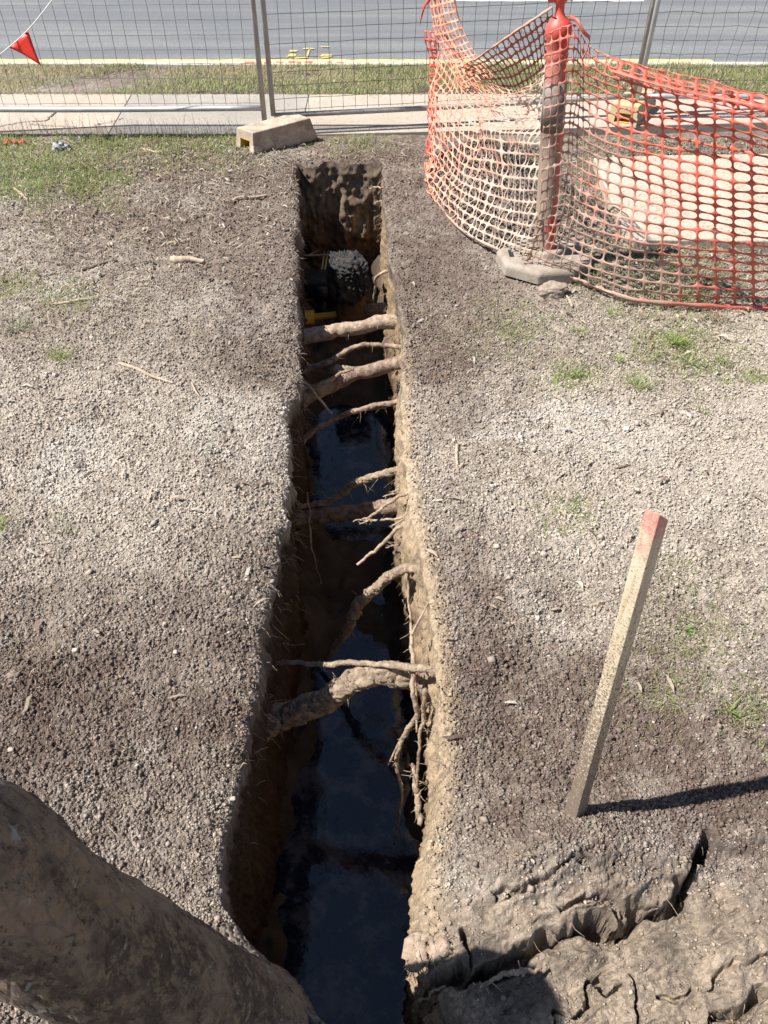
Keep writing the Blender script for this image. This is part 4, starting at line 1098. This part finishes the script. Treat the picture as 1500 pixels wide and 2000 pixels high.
root_obj([(515,1297,-.3),(580,1296,-.27),(650,1297,-.22),(740,1296,-.17),(800,1303,-.12),(880,1312,-.06)], [.006,.007,.008,.008,.011,.012], 'taut string-thin root stretched straight across above the nearest thick root', 'clodroot', 18, 0.25, 15, 0.03, sides=8)
root_obj([(470,1450,-.46),(530,1412,-.42),(585,1390,-.38),(640,1365,-.32),(690,1331,-.25),(740,1314,-.22),(800,1322,-.23),(870,1345,-.26)], [.046,.042,.037,.035,.034,.034,.033,.036], 'nearest and thickest root, humped and caked with crumbly soil', 'clodroot', 45, 0.20, 16, 0.03, n=260, sides=48, clod=75)
root_obj([(800,1215,-.16),(804,1260,-.16),(808,1300,-.14),(806,1345,-.16),(814,1395,-.26),(795,1425,-.34),(778,1470,-.44),(772,1490,-.5)], [.004,.006,.007,.007,.008,.008,.006,.003], 'pale root hanging down the right wall across the nearest thick root', 'palroot', 8, 0.2, 17, 0.03, sides=9,
         forks=[([(795,1425,-.34),(780,1450,-.40),(758,1495,-.5)], (.006,.002)), ([(778,1460,-.44),(775,1500,-.52),(785,1545,-.6),(780,1590,-.7),(770,1650,-.85)], (.007,.003)), ([(803,1240,-.15),(830,1190,-.10),(845,1160,-.08)], (.004,.002)), ([(806,1300,-.14),(812,1345,-.2),(814,1430,-.3)], (.005,.003))])
root_obj([(832,1345,-.14),(826,1400,-.25),(818,1460,-.34),(812,1520,-.42)], [.007,.006,.005,.004], 'dark thin root clinging to the right wall below the nearest thick root', 'root', 8, 0.2, 18, 0.02, sides=8)
root_obj([(800,1112,-.2),(797,1160,-.28),(800,1210,-.34),(806,1260,-.4)], [.004,.004,.004,.003], 'fine root dangling beside the arching soil caked root', 'palroot', 4, 0.2, 19, 0.02, sides=7)
root_obj([(806,1490,-.26),(812,1530,-.30),(816,1570,-.33),(818,1610,-.36)], [.004,.008,.009,.007], 'hairy root stub on the right wall near the water', 'clodroot', 30, 0.25, 20, 0.03, sides=9)
root_obj([(600,960,-.42),(604,1010,-.5),(606,1060,-.56),(616,1100,-.62),(628,1140,-.7)], [.004,.005,.005,.004,.003], 'thin root hanging down the left wall in mid trench', 'root', 6, 0.2, 21, 0.03, sides=7)
root_obj([(560,425,-.08),(600,405,-.10),(618,392,-.12),(640,388,-.12)], [.004,.005,.004,.002], 'short twig root at the left corner of the end wall', 'palroot', 3, 0.15, 22, 0.02, sides=7) if False else None
root_obj([(575,500,-.35),(610,498,-.4),(640,500,-.42),(665,508,-.42)], [.006,.006,.005,.004], 'thin brown root reaching from the left wall to the black asphalt lump', 'root', 3, 0.15, 23, 0.02, sides=7, forks=[([(600,500,-.38),(615,492,-.38),(626,488,-.37)], (.004,.002))])
root_obj([(765,385,-.12),(745,392,-.15),(732,398,-.17)], [.006,.006,.004], 'short pale root tip poking from the right wall near the end wall', 'palroot', 0, 0.15, 24, sides=8)
root_obj([(770,366,-.05),(742,366,-.08),(722,368,-.10)], [.005,.006,.004], 'upper short root tip at the right corner of the end wall', 'palroot', 4, 0.15, 25, 0.02, sides=8)
root_obj([(790,520,-.20),(755,530,-.25),(738,540,-.28),(732,570,-.4),(728,600,-.55)], [.010,.010,.007,.005,.004], 'bent root hooking down from the right wall beside the asphalt lump', 'palroot', 4, 0.2, 26, 0.02, sides=9)
root_obj([(880,1835,-.03),(855,1850,-.05),(825,1862,-.07),(803,1878,-.09)], [.020,.023,.026,.020], 'torn frayed root stump at the trench edge in the near right corner', 'palroot', 70, 0.35, 27, 0.035, sides=18)
root_obj([(1060,1893,-.02),(1015,1895,-.02),(975,1905,-.03),(940,1930,-.045)], [.003,.005,.005,.003], 'thin root lying across the cracked mud bank in the near right corner', 'palroot', 10, 0.2, 28, 0.02, sides=8)
root_obj([(870,1925,-.10),(850,1935,-.12),(835,1948,-.16),(812,1960,-.2)], [.003,.003,.002,.0015], 'wispy root strand curling below the frayed stump', 'palroot', 4, 0.2, 30, 0.02, sides=6)

# fine root hairs fringing the rim and walls
mb = MB(); R = np.random.default_rng(5)
for _ in range(620):
    y = R.uniform(0.8, YEND - 0.1); sgn = 1 if R.random() < 0.55 else -1
    a, b_ = rims(np.array([y])); x = float((b_ if sgn > 0 else a)[0]); z = -abs(R.normal(0, 0.22)) - 0.01
    if z < -0.8: continue
    p0 = np.array([x + sgn * 0.005 - sgn * 0.0, y, z]); L = R.uniform(0.015, 0.06)
    d = np.array([-sgn * R.uniform(0.3, 1), R.normal(0, 0.5), R.normal(-0.3, 0.5)]); d /= np.linalg.norm(d)
    p1 = p0 + d * L * 0.5; p2 = p1 + (d + np.array([0, 0, -0.8]) + R.normal(0, 0.3, 3)) * L * 0.5
    r_ = R.uniform(0.0005, 0.0014)
    mb.tube([p0, p1, p2], [r_, r_, r_ * 0.4], 3, cap=False)
for L9 in (CREV[0][0], CREV[-2][0]):
    for _ in range(36):
        k9 = R.integers(0, len(L9) - 1); f9 = R.random(); p9 = L9[k9] * (1 - f9) + L9[k9 + 1] * f9 + R.normal(0, 0.008, 2)
        z9 = float(relief(np.array([p9[0]]), np.array([p9[1] + 0.02]))[0]); d = np.array([R.normal(0.3, 0.7), R.normal(-0.7, 0.4), R.normal(-0.1, 0.4)]); d /= np.linalg.norm(d)
        p0 = np.array([p9[0], p9[1] + 0.012, z9 - 0.004]); ln = R.uniform(0.008, 0.04); r_ = R.uniform(0.0003, 0.0008)
        p1 = p0 + d * ln * 0.5; p2 = p1 + (d + R.normal(0, 0.5, 3)) * ln * 0.5
        mb.tube([p0, p1, p2], [r_, r_, r_ * 0.4], 3, cap=False)
o = mb.build('root_hairs', M['palroot']); tag(o, 'fine root hairs fringing the trench walls', 'root hairs', kind='stuff')

# ------------------------------------------------------------------ pipes and lumps at the far end
def rocky(name, c, s, m, seed, sub=5, amp=0.25, freq=1.6, parent=None, rough=0.0):
    import bmesh
    bm = bmesh.new(); bmesh.ops.create_icosphere(bm, subdivisions=sub, radius=1)
    V = np.array([v.co[:] for v in bm.verts])
    d = fbm(V[:, 0] * freq + V[:, 2] * 0.7, V[:, 1] * freq - V[:, 2] * 0.9, 1.0, 5, seed, 0.55) + 0.5 * fbm(V[:, 2] * freq * 2 + V[:, 1], V[:, 0] * freq, 1.0, 4, seed + 9, 0.6)
    if rough:
        th9 = np.arctan2(V[:, 1], V[:, 0])
        d = d + rough * ((0.45 - worley(V[:, 0] * 3 + V[:, 2] * 2, V[:, 1] * 3 - V[:, 2] * 2, 1.6, seed)[0]) * 2 + fbm(V[:, 0] + V[:, 2], V[:, 1] - V[:, 2], 9, 3, seed + 3) + fbm(V[:, 2], V[:, 1] + V[:, 0], 14, 2, seed + 4))
    V2 = np.sign(V) * np.abs(V) ** 0.75
    V2 = V2 * (1 + amp * d)[:, None] * np.array(s)[None] + np.array(c)[None]
    for v, p in zip(bm.verts, V2): v.co = p
    me = bpy.data.meshes.new(name); bm.to_mesh(me); bm.free()
    return finish(me, name, m, parent)
lc = G(682, 540, -0.36)
o = rocky('asphalt_lump', lc, (0.112, 0.10, 0.13), M['tarlump'], 11, 6, 0.12, 2.0, rough=0.75); tag(o, 'crusty charcoal asphalt lump on a clay pillar at the far end of the trench', 'asphalt lump')
pc = G(680, 600, -0.66)
o = rocky('clay_pillar', (lc[0] + 0.0, lc[1] + 0.03, -0.72), (0.10, 0.09, 0.28), M['clay'], 21, 5, 0.08, 1.6); tag(o, 'brown clay pillar carrying the asphalt lump', 'clay pillar')
fx_, fy_, _ = G(625, 570, -0.6)
root = empty('pipe_fitting', (fx_, fy_, -0.8), 'black tarry pipe fitting with a capped spindle beside the asphalt lump', 'pipe fitting')
mb = MB(); mb.box((0.0, 0.12, 0.20), (0.26, 0.20, 0.12)); q = bevel(mb.build('body', M['tar'], root), 0.03, 4)
mb = MB(); mb.tube([(0.01, 0.0, -0.05), (0.01, 0.0, 0.16)], 0.026, 18); mb.tube([(0.01, 0.0, 0.15), (0.01, 0.0, 0.235)], 0.04, 18); mb.build('spindle', M['tar'], root)
mb = MB(); mb.tube([(-0.25, 0.14, 0.10), (0.25, 0.15, 0.10)], 0.075, 20); mb.build('pipe', M['tar'], root)
mb = MB(); mb.tube([(0.01, 0.0, -0.055), (0.01, 0.0, -0.04)], 0.03, 14); mb.build('collar', M['white_cord'], root)
gy = G(670, 613, -0.62)
root = empty('gas_pipe', gy, 'muddy yellow pipe lying across the far trench behind the farthest root', 'pipe')
mb = MB(); mb.tube([G(585, 622, -0.62), G(650, 615, -0.62), G(760, 605, -0.6), G(800, 600, -0.6)], 0.020, 14, 0.05, 3); adopt(mb.build('tube', M['yellow']), root)
mb = MB(); mb.tube([G(570, 622, -0.61), G(614, 620, -0.61)], 0.042, 14, 0.05, 3); adopt(mb.build('coupling', M['yellow']), root)
mb = MB(); mb.tube([G(712, 606, -0.58), G(820, 596, -0.56)], 0.040, 16, 0.1, 4); adopt(mb.build('sleeve', M['clodroot']), root)
for px0, px1, lab in ((634, 628, 'left of two thin cream conduits rising behind the black pipe fitting'), (641, 634, 'right of two thin cream conduits rising behind the black pipe fitting')):
    mb = MB(); mb.tube([G(px0, 485, -0.62), G(px1, 530, -0.62)], 0.006, 8); o = mb.build('conduit', M['paleyellow']); tag(o, lab, 'conduit', 'cream conduits')

# ------------------------------------------------------------------ stones, sticks and litter one can count
def gz(x, y): return float(relief(np.array([x]), np.array([y]))[0])
def put(px, row): x, y, _ = G(px, row); return x, y, gz(x, y)
x, y, z = put(1078, 574)
o = rocky('rock', (x, y, z + 0.02), (0.062, 0.045, 0.035), M['stone'], 31, 5, 0.16, 1.4); tag(o, 'brown angular rock just in front of the bollard base', 'rock')
for px, row, s_, lab in ((160, 967, .008, 'small white stone on pale gravelly soil left of the trench'), (150, 1278, .010, 'pale flat stone at left beside dead grass'), (345, 1281, .009, 'pale pebble midway between left frame edge and trench'), (325, 1228, .008, 'bright white pebble on the brown soil left of the trench'),
                         (960, 1292, .014, 'reddish brown stone right of the trench level with the taut thin root'), (455, 1557, .008, 'white chip on the left trench edge near the tree'), (20, 1545, .008, 'pale pebble beside the tree trunk at left'),
                         (880, 705, .006, 'tiny white pebble on brown soil right of the trench'), (25, 1470, .009, 'pale clod by the left frame edge above the trunk'), (1062, 1080, .012, 'lone pale pebble right of mid trench'), (1280, 1402, .006, 'tiny white chip right of the stake')):
    x, y, z = put(px, row); o = rocky('stone', (x, y, z + s_ * 0.4 + 0.002), (s_ * 0.75, s_ * 0.65, s_ * 0.5), M['stone'] if 'brown' in lab[:14] else M['whitestone'], int(px), 3, 0.18, 1.4); tag(o, lab, 'stone', 'loose stones on the soil')
def stick(pts, r, label, m='stick', lift=0.0, jit=0.12, name='stick'):
    W = []
    for a, b_ in pts:
        x, y, _ = G(a, b_); W.append((x, y, gz(x, y) + r * 0.9 + lift))
    q = spline(W, 26); rr = r * np.interp(np.linspace(0, 1, 26), [0, 0.1, 0.6, 1], [0.8, 1.05, 0.95, 0.6])
    mb = MB(); mb.tube(q, rr, 10, jit, int(pts[0][0])); o = mb.build(name, M[m]); return tag(o, label, 'stick', 'sticks on the ground')
stick([(235,717),(260,724),(300,738),(340,750)], .007, 'pale forked-end stick on the gravelly soil left of the trench')
stick([(338,521),(352,524),(380,523),(402,526)], .016, 'stubby thick stick with torn ends on soil left of the trench', jit=0.3)
stick([(456,398),(468,392),(495,389),(522,384)], .010, 'short round stick near the left edge of the far trench', 'stick')
stick([(454,386),(456,394),(457,403)], .008, 'dark broken stub touching the short round stick', 'darkstick')
stick([(105,606),(135,602),(160,597),(188,595)], .007, 'grey-brown stick by the left frame edge among dry grass')
stick([(150,538),(175,532),(205,522),(232,515)], .007, 'dark mossy stick left, above the grey-brown stick', 'darkstick')
stick([(28,375),(40,382),(55,393)], .009, 'pale bark piece at the left edge of the green grass patch')
stick([(163,390),(180,383),(200,374)], .007, 'dark twig below the green grass patch', 'darkstick')
stick([(180,432),(186,420),(192,408)], .008, 'dark upright-lying twig in the leaf litter at left', 'darkstick')
stick([(140,463),(170,459),(200,452)], .004, 'long thin dark twig in the leaf litter at left', 'darkstick')
stick([(276,292),(292,295),(308,299)], .009, 'white peeled bark piece just in front of the footpath')
stick([(325,317),(340,315),(355,312)], .004, 'slender dark twig right of the white bark piece', 'darkstick')
stick([(893,868),(892,885),(893,918)], .006, 'short pale stick lying lengthwise right of the trench')
stick([(905,908),(900,915),(893,922)], .005, 'small pale chip touching the short pale stick')
stick([(1200,914),(1212,910),(1232,905)], .004, 'small dark curved twig on the pale gravel at right', 'darkstick')
stick([(1170,730),(1190,733),(1212,741)], .004, 'thin pale stick beside the spiky green weed')
stick([(375,750),(382,765),(390,776)], .004, 'tiny pale splinter right of the forked-end stick')
stick([(1118,598),(1112,588),(1105,578)], .006, 'broken pale stick beside the brown rock')
stick([(1240,1350),(1225,1362),(1216,1368)], .005, 'short dark twig right of the stake', 'darkstick')
# crumpled rag and red ribbon near the path
x, y, z = put(122, 294)
o = rocky('rag', (x, y, z + 0.02), (0.045, 0.03, 0.022), M['rag'], 55, 4, 0.5, 3.0); tag(o, 'crumpled grey and white scrap on the grass edge at far left', 'rag')
for k, (a, b_, lab) in enumerate(((28, 286, 'red plastic ribbon scrap in the grass at far left'), (300, 1405, ''), )):
    if not lab: continue
    W = [np.array(put(a + i * 5, b_ + 3 * math.sin(i * 1.7))) + np.array([0, 0, 0.02 + 0.012 * math.sin(i * 2.1)]) for i in range(-4, 6)]
    q = spline(W, 40); V = []
    for i in range(40): V += [tuple(q[i] + np.array([0, 0.012, 0.006])), tuple(q[i] + np.array([0.006, -0.012, -0.003 * math.sin(i)]))]
    o = mk('ribbon', V, [(2 * i, 2 * i + 1, 2 * i + 3, 2 * i + 2) for i in range(39)], M['ribbon']); tag(o, lab, 'ribbon'); sd = o.modifiers.new('t', 'SOLIDIFY'); sd.thickness = 0.001

# ------------------------------------------------------------------ scattered ground cover
def sample_ground(n, seed, r0=272, r1=2150, p0=-120, p1=1620):
    R = np.random.default_rng(seed)
    p = R.uniform(p0, p1, n); q = R.uniform(r0, r1, n)
    u = (p - 750) / F; v = (q - 1000) / F
    c = -(sp + v * cp); t = -HC / c
    return R, p, q, u * t, (cp - v * sp) * t
def blades(name, x, y, z, h, w, az, lean, col, m='blade', curl=0.6, tipdark=None):
    """each blade: 5 vertices, 2 faces, bent"""
    n = len(x)
    ca, sa = np.cos(az), np.sin(az)
    dx, dy = ca, sa; px_, py_ = -sa, ca
    s1 = np.sin(lean); c1 = np.cos(lean); s2 = np.sin(lean + curl); c2 = np.cos(lean + curl)
    b = np.stack([x, y, z], 1); D1 = np.stack([dx * s1, dy * s1, c1], 1); D2 = np.stack([dx * s2, dy * s2, c2], 1)
    Pp = np.stack([px_, py_, 0 * x], 1) * (w / 2)[:, None]
    m1 = b + D1 * (h * 0.55)[:, None]; t = m1 + D2 * (h * 0.45)[:, None]
    V = np.stack([b - Pp, b + Pp, m1 + Pp * 0.85, m1 - Pp * 0.85, t], 1).reshape(-1, 3)
    o = np.arange(n) * 5
    Q = np.stack([o, o + 1, o + 2, o + 3], 1); T = np.stack([o + 3, o + 2, o + 4], 1)
    return mk(name, V, [Q, T], M[m], smooth=False, col=np.repeat(col, 5, 0))
def slivers(name, x, y, z, L, w, az, tilt, col, m='leafy', bow=0.25):
    n = len(x)
    D = np.stack([np.cos(az) * np.cos(tilt), np.sin(az) * np.cos(tilt), np.sin(tilt)], 1)
    Pp = np.stack([-np.sin(az), np.cos(az), rng.normal(0, 0.5, n)], 1); Pp /= np.linalg.norm(Pp, axis=1)[:, None]
    c = np.stack([x, y, z], 1); up = np.array([0, 0, 1.0])
    a = c - D * (L / 2)[:, None]; e = c + D * (L / 2)[:, None]
    k = rng.normal(0, 0.16, n)
    mid1 = c - D * (L * 0.15)[:, None] + up * (L * bow * rng.random(n))[:, None] + Pp * (L * k * 0.3)[:, None]
    mid2 = c + D * (L * 0.2)[:, None] + up * (L * bow * rng.random(n))[:, None] + Pp * (L * k * 0.3)[:, None]
    W = Pp * (w / 2)[:, None]
    V = np.stack([a - W * .3, a + W * .3, mid1 + W, mid1 - W, mid2 + W, mid2 - W, e], 1).reshape(-1, 3)
    o = np.arange(n) * 7
    Q = np.concatenate([np.stack([o, o + 1, o + 2, o + 3], 1), np.stack([o + 3, o + 2, o + 4, o + 5], 1)]); T = np.stack([o + 5, o + 4, o + 6], 1)
    return mk(name, V, [Q, T], M[m], smooth=False, col=np.repeat(col, 7, 0))
# soil crumbs
R, p, q, x, y = sample_ground(290000, 11, 275, 2150)
x = np.concatenate([x, R.uniform(-4, 4, 110000)]); y = np.concatenate([y, R.uniform(-1.4, 5.2, 110000)])
ok = (gap(x, y) > 0.004) & (y < PATH0 - 0.02) & (((x + 0.265) ** 2 + (y - 0.345) ** 2) > 0.03)
t = tone(x[ok], y[ok]); x, y = x[ok], y[ok]; R = np.random.default_rng(12)
keep = R.random(len(x)) < (1 - 0.75 * (x > 0) * ss(0.06, 0.02, gap(x, y)) * ss(3.0, 2.2, y)) * (0.45 + 0.55 * ss(420, 800, row_of(y))) * (1 - 0.9 * ss(0.68, 0.54, y) * ss(0.05, 0.12, x))
x, y, t = x[keep], y[keep], t[keep]
pxs = np.maximum(y * cp + HC * sp, 1.2) / F
s_ = np.clip(pxs * np.exp(R.normal(0.62, 0.42, len(x))), 0.0012, 0.0065)
s_ = np.where(R.random(len(x)) < 0.012, s_ * 2.0, s_)
z = relief(x, y) + micro(x, y) + s_ * 0.3
c, _t = soil_col(x, y)
br = R.normal(1.10, 0.26, len(x))[:, None]
c = c * br
wh = R.random(len(x)) < 0.006
c[wh] = np.array([0.54, 0.51, 0.46])
oct_ = np.array([(1, 0, 0), (-1, 0, 0), (0, 1, 0), (0, -1, 0), (0, 0, 1), (0, 0, -1)], float)
of = np.array([(0, 2, 4), (2, 1, 4), (1, 3, 4), (3, 0, 4), (2, 0, 5), (1, 2, 5), (3, 1, 5), (0, 3, 5)])
nC = len(x); az = R.uniform(0, 6.28, nC); T1 = R.uniform(-0.6, 0.6, nC)
B = oct_[None] * (1 + R.uniform(-0.35, 0.35, (nC, 6, 1))) * R.uniform(0.65, 1.25, (nC, 1, 3))
X = B[..., 0] * np.cos(az)[:, None] - B[..., 1] * np.sin(az)[:, None]; Y = B[..., 0] * np.sin(az)[:, None] + B[..., 1] * np.cos(az)[:, None]
Z = B[..., 2] + X * np.sin(T1)[:, None]
V = np.stack([X * s_[:, None] + x[:, None], Y * s_[:, None] + y[:, None], Z * s_[:, None] * 0.8 + z[:, None]], -1).reshape(-1, 3)
Fo = (of[None] + (np.arange(nC) * 6)[:, None, None]).reshape(-1, 3)
o = mk('soil_crumbs', V, Fo, M['crumb'], smooth=True, col=np.repeat(c, 6, 0)); tag(o, 'loose crumbs of soil strewn over the ground', 'soil crumbs', kind='stuff')

# straw, dead grass and leaf litter. density map: photo spots (px,row,radius,weight)
def dens(p, q, spots):
    d = np.zeros(p.shape)
    for a, b_, r, w in spots: d = np.maximum(d, w * np.exp(-(((p - a) ** 2 + ((q - b_) * 1.7) ** 2) / (r * r))))
    return d
R, p, q, x, y = sample_ground(230000, 21, 272, 1700)
d = dens(p, q, [(250,340,260,1.0),(100,480,200,1.0),(420,330,160,.8),(220,600,180,.8),(60,640,120,.8),(120,560,200,.8),(60,1290,80,.35),(950,640,130,.6),(1150,640,160,.55),(1300,700,160,.5),(1300,1200,200,.4),(1420,1320,160,.35),(1000,900,200,.3),(1250,270,200,1.0),(1450,270,200,1.0),(1150,400,100,.9),(1350,520,200,.9),(700,290,120,.9),(400,800,300,.15),(200,1000,400,.1),(300,1500,300,.05),(1100,1400,300,.06),(560,900,80,.3),(850,1000,60,.3),(1050,1150,160,.15)])
ok = (R.random(len(x)) < d) & (gap(x, y) > 0.0) & (y < PATH0 + 0.02 + 0.25 * (x > 0.7))
x, y = x[ok], y[ok]; n = len(x); pxs = (y * cp + HC * sp) / F
L = np.clip(pxs * np.exp(R.normal(2.2, 0.55, n)), 0.006, 0.09); w = np.clip(pxs * R.uniform(0.5, 1.3, n), 0.0007, 0.004)
pal = np.array([(0.40, 0.32, 0.23), (0.54, 0.46, 0.35), (0.24, 0.17, 0.12), (0.13, 0.09, 0.065), (0.34, 0.33, 0.18)])
slivers('dead_grass', x, y, relief(x, y) + 0.007, L, w, R.uniform(0, 6.28, n), R.normal(0, 0.25, n), pal[R.choice(5, n, p=[.28, .14, .26, .22, .10])])
tag(bpy.data.objects['dead_grass'], 'dry straw and dead grass strewn over the soil', 'dead grass', kind='stuff')
# leaf and bark chips, larger
R, p, q, x, y = sample_ground(30000, 31, 272, 1500)
d = dens(p, q, [(300,330,280,1.0),(100,420,160,.8),(330,460,180,.5),(1300,270,260,1.0),(1120,420,90,.7),(1350,510,200,.6),(160,500,150,.4),(700,600,900,.03)])
ok = (R.random(len(x)) < d) & (gap(x, y) > 0.01) & (y < PATH0 - 0.02)
x, y = x[ok], y[ok]; n = len(x)
pal = np.array([(0.42, 0.34, 0.26), (0.50, 0.46, 0.40), (0.24, 0.17, 0.12), (0.14, 0.10, 0.08)])
slivers('leaf_litter', x, y, relief(x, y) + 0.009, R.uniform(0.02, 0.06, n), R.uniform(0.004, 0.011, n), R.uniform(0, 6.28, n), R.normal(0, 0.15, n), pal[R.choice(4, n, p=[.4, .2, .25, .15])])
tag(bpy.data.objects['leaf_litter'], 'bark chips and dry leaves scattered near the far ground edge', 'leaf litter', kind='stuff')
# green grass on the soil
def greens(n, R, dry=0.3):
    g = np.array([(0.20, 0.28, 0.07), (0.28, 0.36, 0.10), (0.14, 0.20, 0.055), (0.34, 0.33, 0.14), (0.45, 0.38, 0.22)])
    pr = np.array([.3, .25, .2, .15, .10]); pr[3:] *= dry / 0.25; pr[:3] *= (1 - dry) / 0.75; pr /= pr.sum()
    return g[R.choice(5, n, p=pr)] * R.normal(1, 0.15, n)[:, None]
R, p, q, x, y = sample_ground(700000, 41, 266, 1450)
d = dens(p, q, [(40,345,75,1.0),(120,325,65,1.0),(165,350,50,.9),(20,290,60,.9),(230,345,40,.5),(210,405,30,.4),(70,410,40,.3),(200,268,80,.8),(320,268,80,1.),(420,267,80,1.),(700,268,60,.5),(590,265,40,.5),(20,560,60,.35),(130,590,60,.35),(120,700,30,.5),(1010,640,50,.45),(1320,670,70,.8),(1380,705,40,.8),(1120,735,50,.6),(1480,730,30,.7),(1160,530,60,.4),(1330,560,130,.4),(1400,700,90,.2),(1110,1000,60,.25),(1330,1130,70,.12),(1360,1240,90,.2),(1300,1360,90,.12),(1460,1380,70,.2),(0,1030,30,.4),(130,1030,30,.2),(1340,1330,90,.1),(1200,290,200,.12),(1000,650,100,.15)])
ok = (R.random(len(x)) < d * (0.9 + 0.9 * (p < 260) * (q < 400))) & (gap(x, y) > 0.01) & (y < PATH0 + 0.03)
x, y = x[ok], y[ok]; n = len(x); pxs = (y * cp + HC * sp) / F
h = np.clip(pxs * R.uniform(6, 18, n), 0.008, 0.05)
blades('grass', x, y, relief(x, y), h, np.clip(pxs * R.uniform(0.7, 1.4, n), 0.001, 0.004), R.uniform(0, 6.28, n), R.uniform(0.3, 1.3, n), greens(n, R))
tag(bpy.data.objects['grass'], 'sparse green grass patches growing on the soil', 'grass', kind='stuff')
# verge turf between path and kerb
R = np.random.default_rng(51); n = 90000
x = R.uniform(-4.2, 4.8, n); y = R.uniform(PATH1 - 0.02, KERB0 + 0.02, n)
bare = ss(0.15, 0.5, fbm(x, y * 2, 1.3, 3, 77)) * 0.8 + 0.9 * np.exp(-((x + 2.3) ** 2 / 0.25 + (y - 6.95) ** 2 / 0.05)) + 0.7 * np.exp(-((x - 0.6) ** 2 / 0.12 + (y - PATH1 - 0.05) ** 2 / 0.01))
ok = R.random(n) > bare; x, y = x[ok], y[ok]; n = len(x)
dr = 0.45 + 0.4 * ss(-0.2, 0.4, fbm(x, y, 2.2, 3, 79)) * ss(1.0, -1.0, x)
dryness = R.random(n) < dr
col = greens(n, R, 0.15); col[dryness] = (np.array([0.46, 0.40, 0.25]) * R.normal(1, 0.15, int(dryness.sum()))[:, None])
blades('verge_grass', x, y, relief(x, y), R.uniform(0.02, 0.06, n), R.uniform(0.0025, 0.005, n), R.uniform(0, 6.28, n), R.uniform(0.2, 1.2, n), col)
tag(bpy.data.objects['verge_grass'], 'green and straw coloured turf strip between footpath and kerb', 'grass', kind='stuff')
# wispy tall dry grass in front of the left path
R = np.random.default_rng(61); n = 420
pp = R.uniform(-40, 480, n); x = np.array([G(a, 268)[0] for a in pp]); y = R.uniform(PATH0 - 0.06, PATH0 + 0.02, n)
blades('path_edge_grass', x, y, relief(x, y), R.uniform(0.05, 0.22, n), R.uniform(0.0016, 0.003, n), R.uniform(0, 6.28, n), R.uniform(0.05, 0.6, n), np.tile([[0.36, 0.29, 0.20]], (n, 1)) * R.normal(1, 0.2, n)[:, None], curl=0.4)
tag(bpy.data.objects['path_edge_grass'], 'wispy dry grass stalks along the near edge of the footpath', 'grass', kind='stuff')

# weeds one can point to
def weed(px, row, nb, hgt, label, flat=1.1, col=None, seed=0, wmul=1.0):
    R = np.random.default_rng(seed + 300); x0, y0, z0 = put(px, row)
    az = R.uniform(0, 6.28, nb); rad = R.uniform(0, hgt * 0.25, nb)
    x = x0 + np.cos(az) * rad; y = y0 + np.sin(az) * rad
    c = greens(nb, R, 0.1) if col is None else np.tile([col], (nb, 1)) * R.normal(1, 0.15, nb)[:, None]
    o = blades('weed', x, y, np.full(nb, z0), R.uniform(0.5, 1, nb) * hgt, R.uniform(0.0022, 0.004, nb) * wmul, az, R.uniform(flat * 0.5, flat, nb), c, curl=0.35)
    return tag(o, label, 'weed', 'weeds growing in the soil')
weed(1243, 758, 46, 0.10, 'spiky green weed rosette alone on the pale gravel right of the trench', 1.35, seed=1)
weed(1318, 668, 70, 0.085, 'largest bright green grass tuft right of the trench', 1.2, seed=2)
weed(1352, 706, 26, 0.07, 'green tuft just below the largest grass tuft', 1.3, seed=3)
weed(1408, 706, 26, 0.07, 'green tuft right of the largest grass tuft', 1.3, seed=4)
weed(1130, 655, 34, 0.07, 'thin green tuft between the rock and the largest grass tuft', 1.0, seed=5)
weed(1205, 703, 20, 0.05, 'small green tuft left of the largest grass tuft', 1.2, seed=6)
weed(1122, 736, 40, 0.06, 'low dark green tuft on gravel between trench and spiky rosette', 1.2, seed=7)
weed(1375, 805, 16, 0.05, 'little yellow-green weed on the whitest gravel at right', 1.2, seed=8)
weed(1195, 615, 24, 0.07, 'dark grass tuft below the right barrier mesh', 0.9, seed=9)
weed(1405, 628, 30, 0.08, 'flattened withered weed under the right barrier mesh', 1.4, (0.22, 0.17, 0.10), seed=10)
weed(30, 640, 50, 0.10, 'grey-green flat weed at the left frame edge', 1.35, (0.26, 0.27, 0.16), seed=11)
weed(122, 706, 30, 0.06, 'small green weed on gravel left of the forked-end stick', 1.1, seed=12)
weed(1095, 998, 22, 0.035, 'sparse green sprig on the gravel left of the stake top', 1.2, seed=13)
weed(1425, 1385, 26, 0.05, 'wide-bladed green weed on dark soil at the right frame edge', 1.25, seed=14, wmul=1.3)
weed(1345, 1215, 8, 0.035, 'single broad green leaf sprig right of the stake', 1.2, (0.14, 0.22, 0.06), seed=15, wmul=3.0)
weed(1372, 1648, 7, 0.025, 'tiny bright seedling at the top of the mud crevice', 1.1, (0.35, 0.42, 0.08), seed=16, wmul=1.6)
weed(1485, 1470, 8, 0.04, 'few green blades at the right frame edge above the stake shadow', 1.3, seed=17, wmul=1.2)
weed(5, 1033, 14, 0.035, 'green sprig cut by the left frame edge', 1.0, seed=18)
weed(410, 880, 8, 0.03, 'pair of pale withered leaves on gravel left of the trench', 1.3, (0.42, 0.42, 0.30), seed=19, wmul=2.5)
weed(1330, 1370, 16, 0.05, 'loose green stems lying on the dark soil right of the stake', 1.45, seed=20)
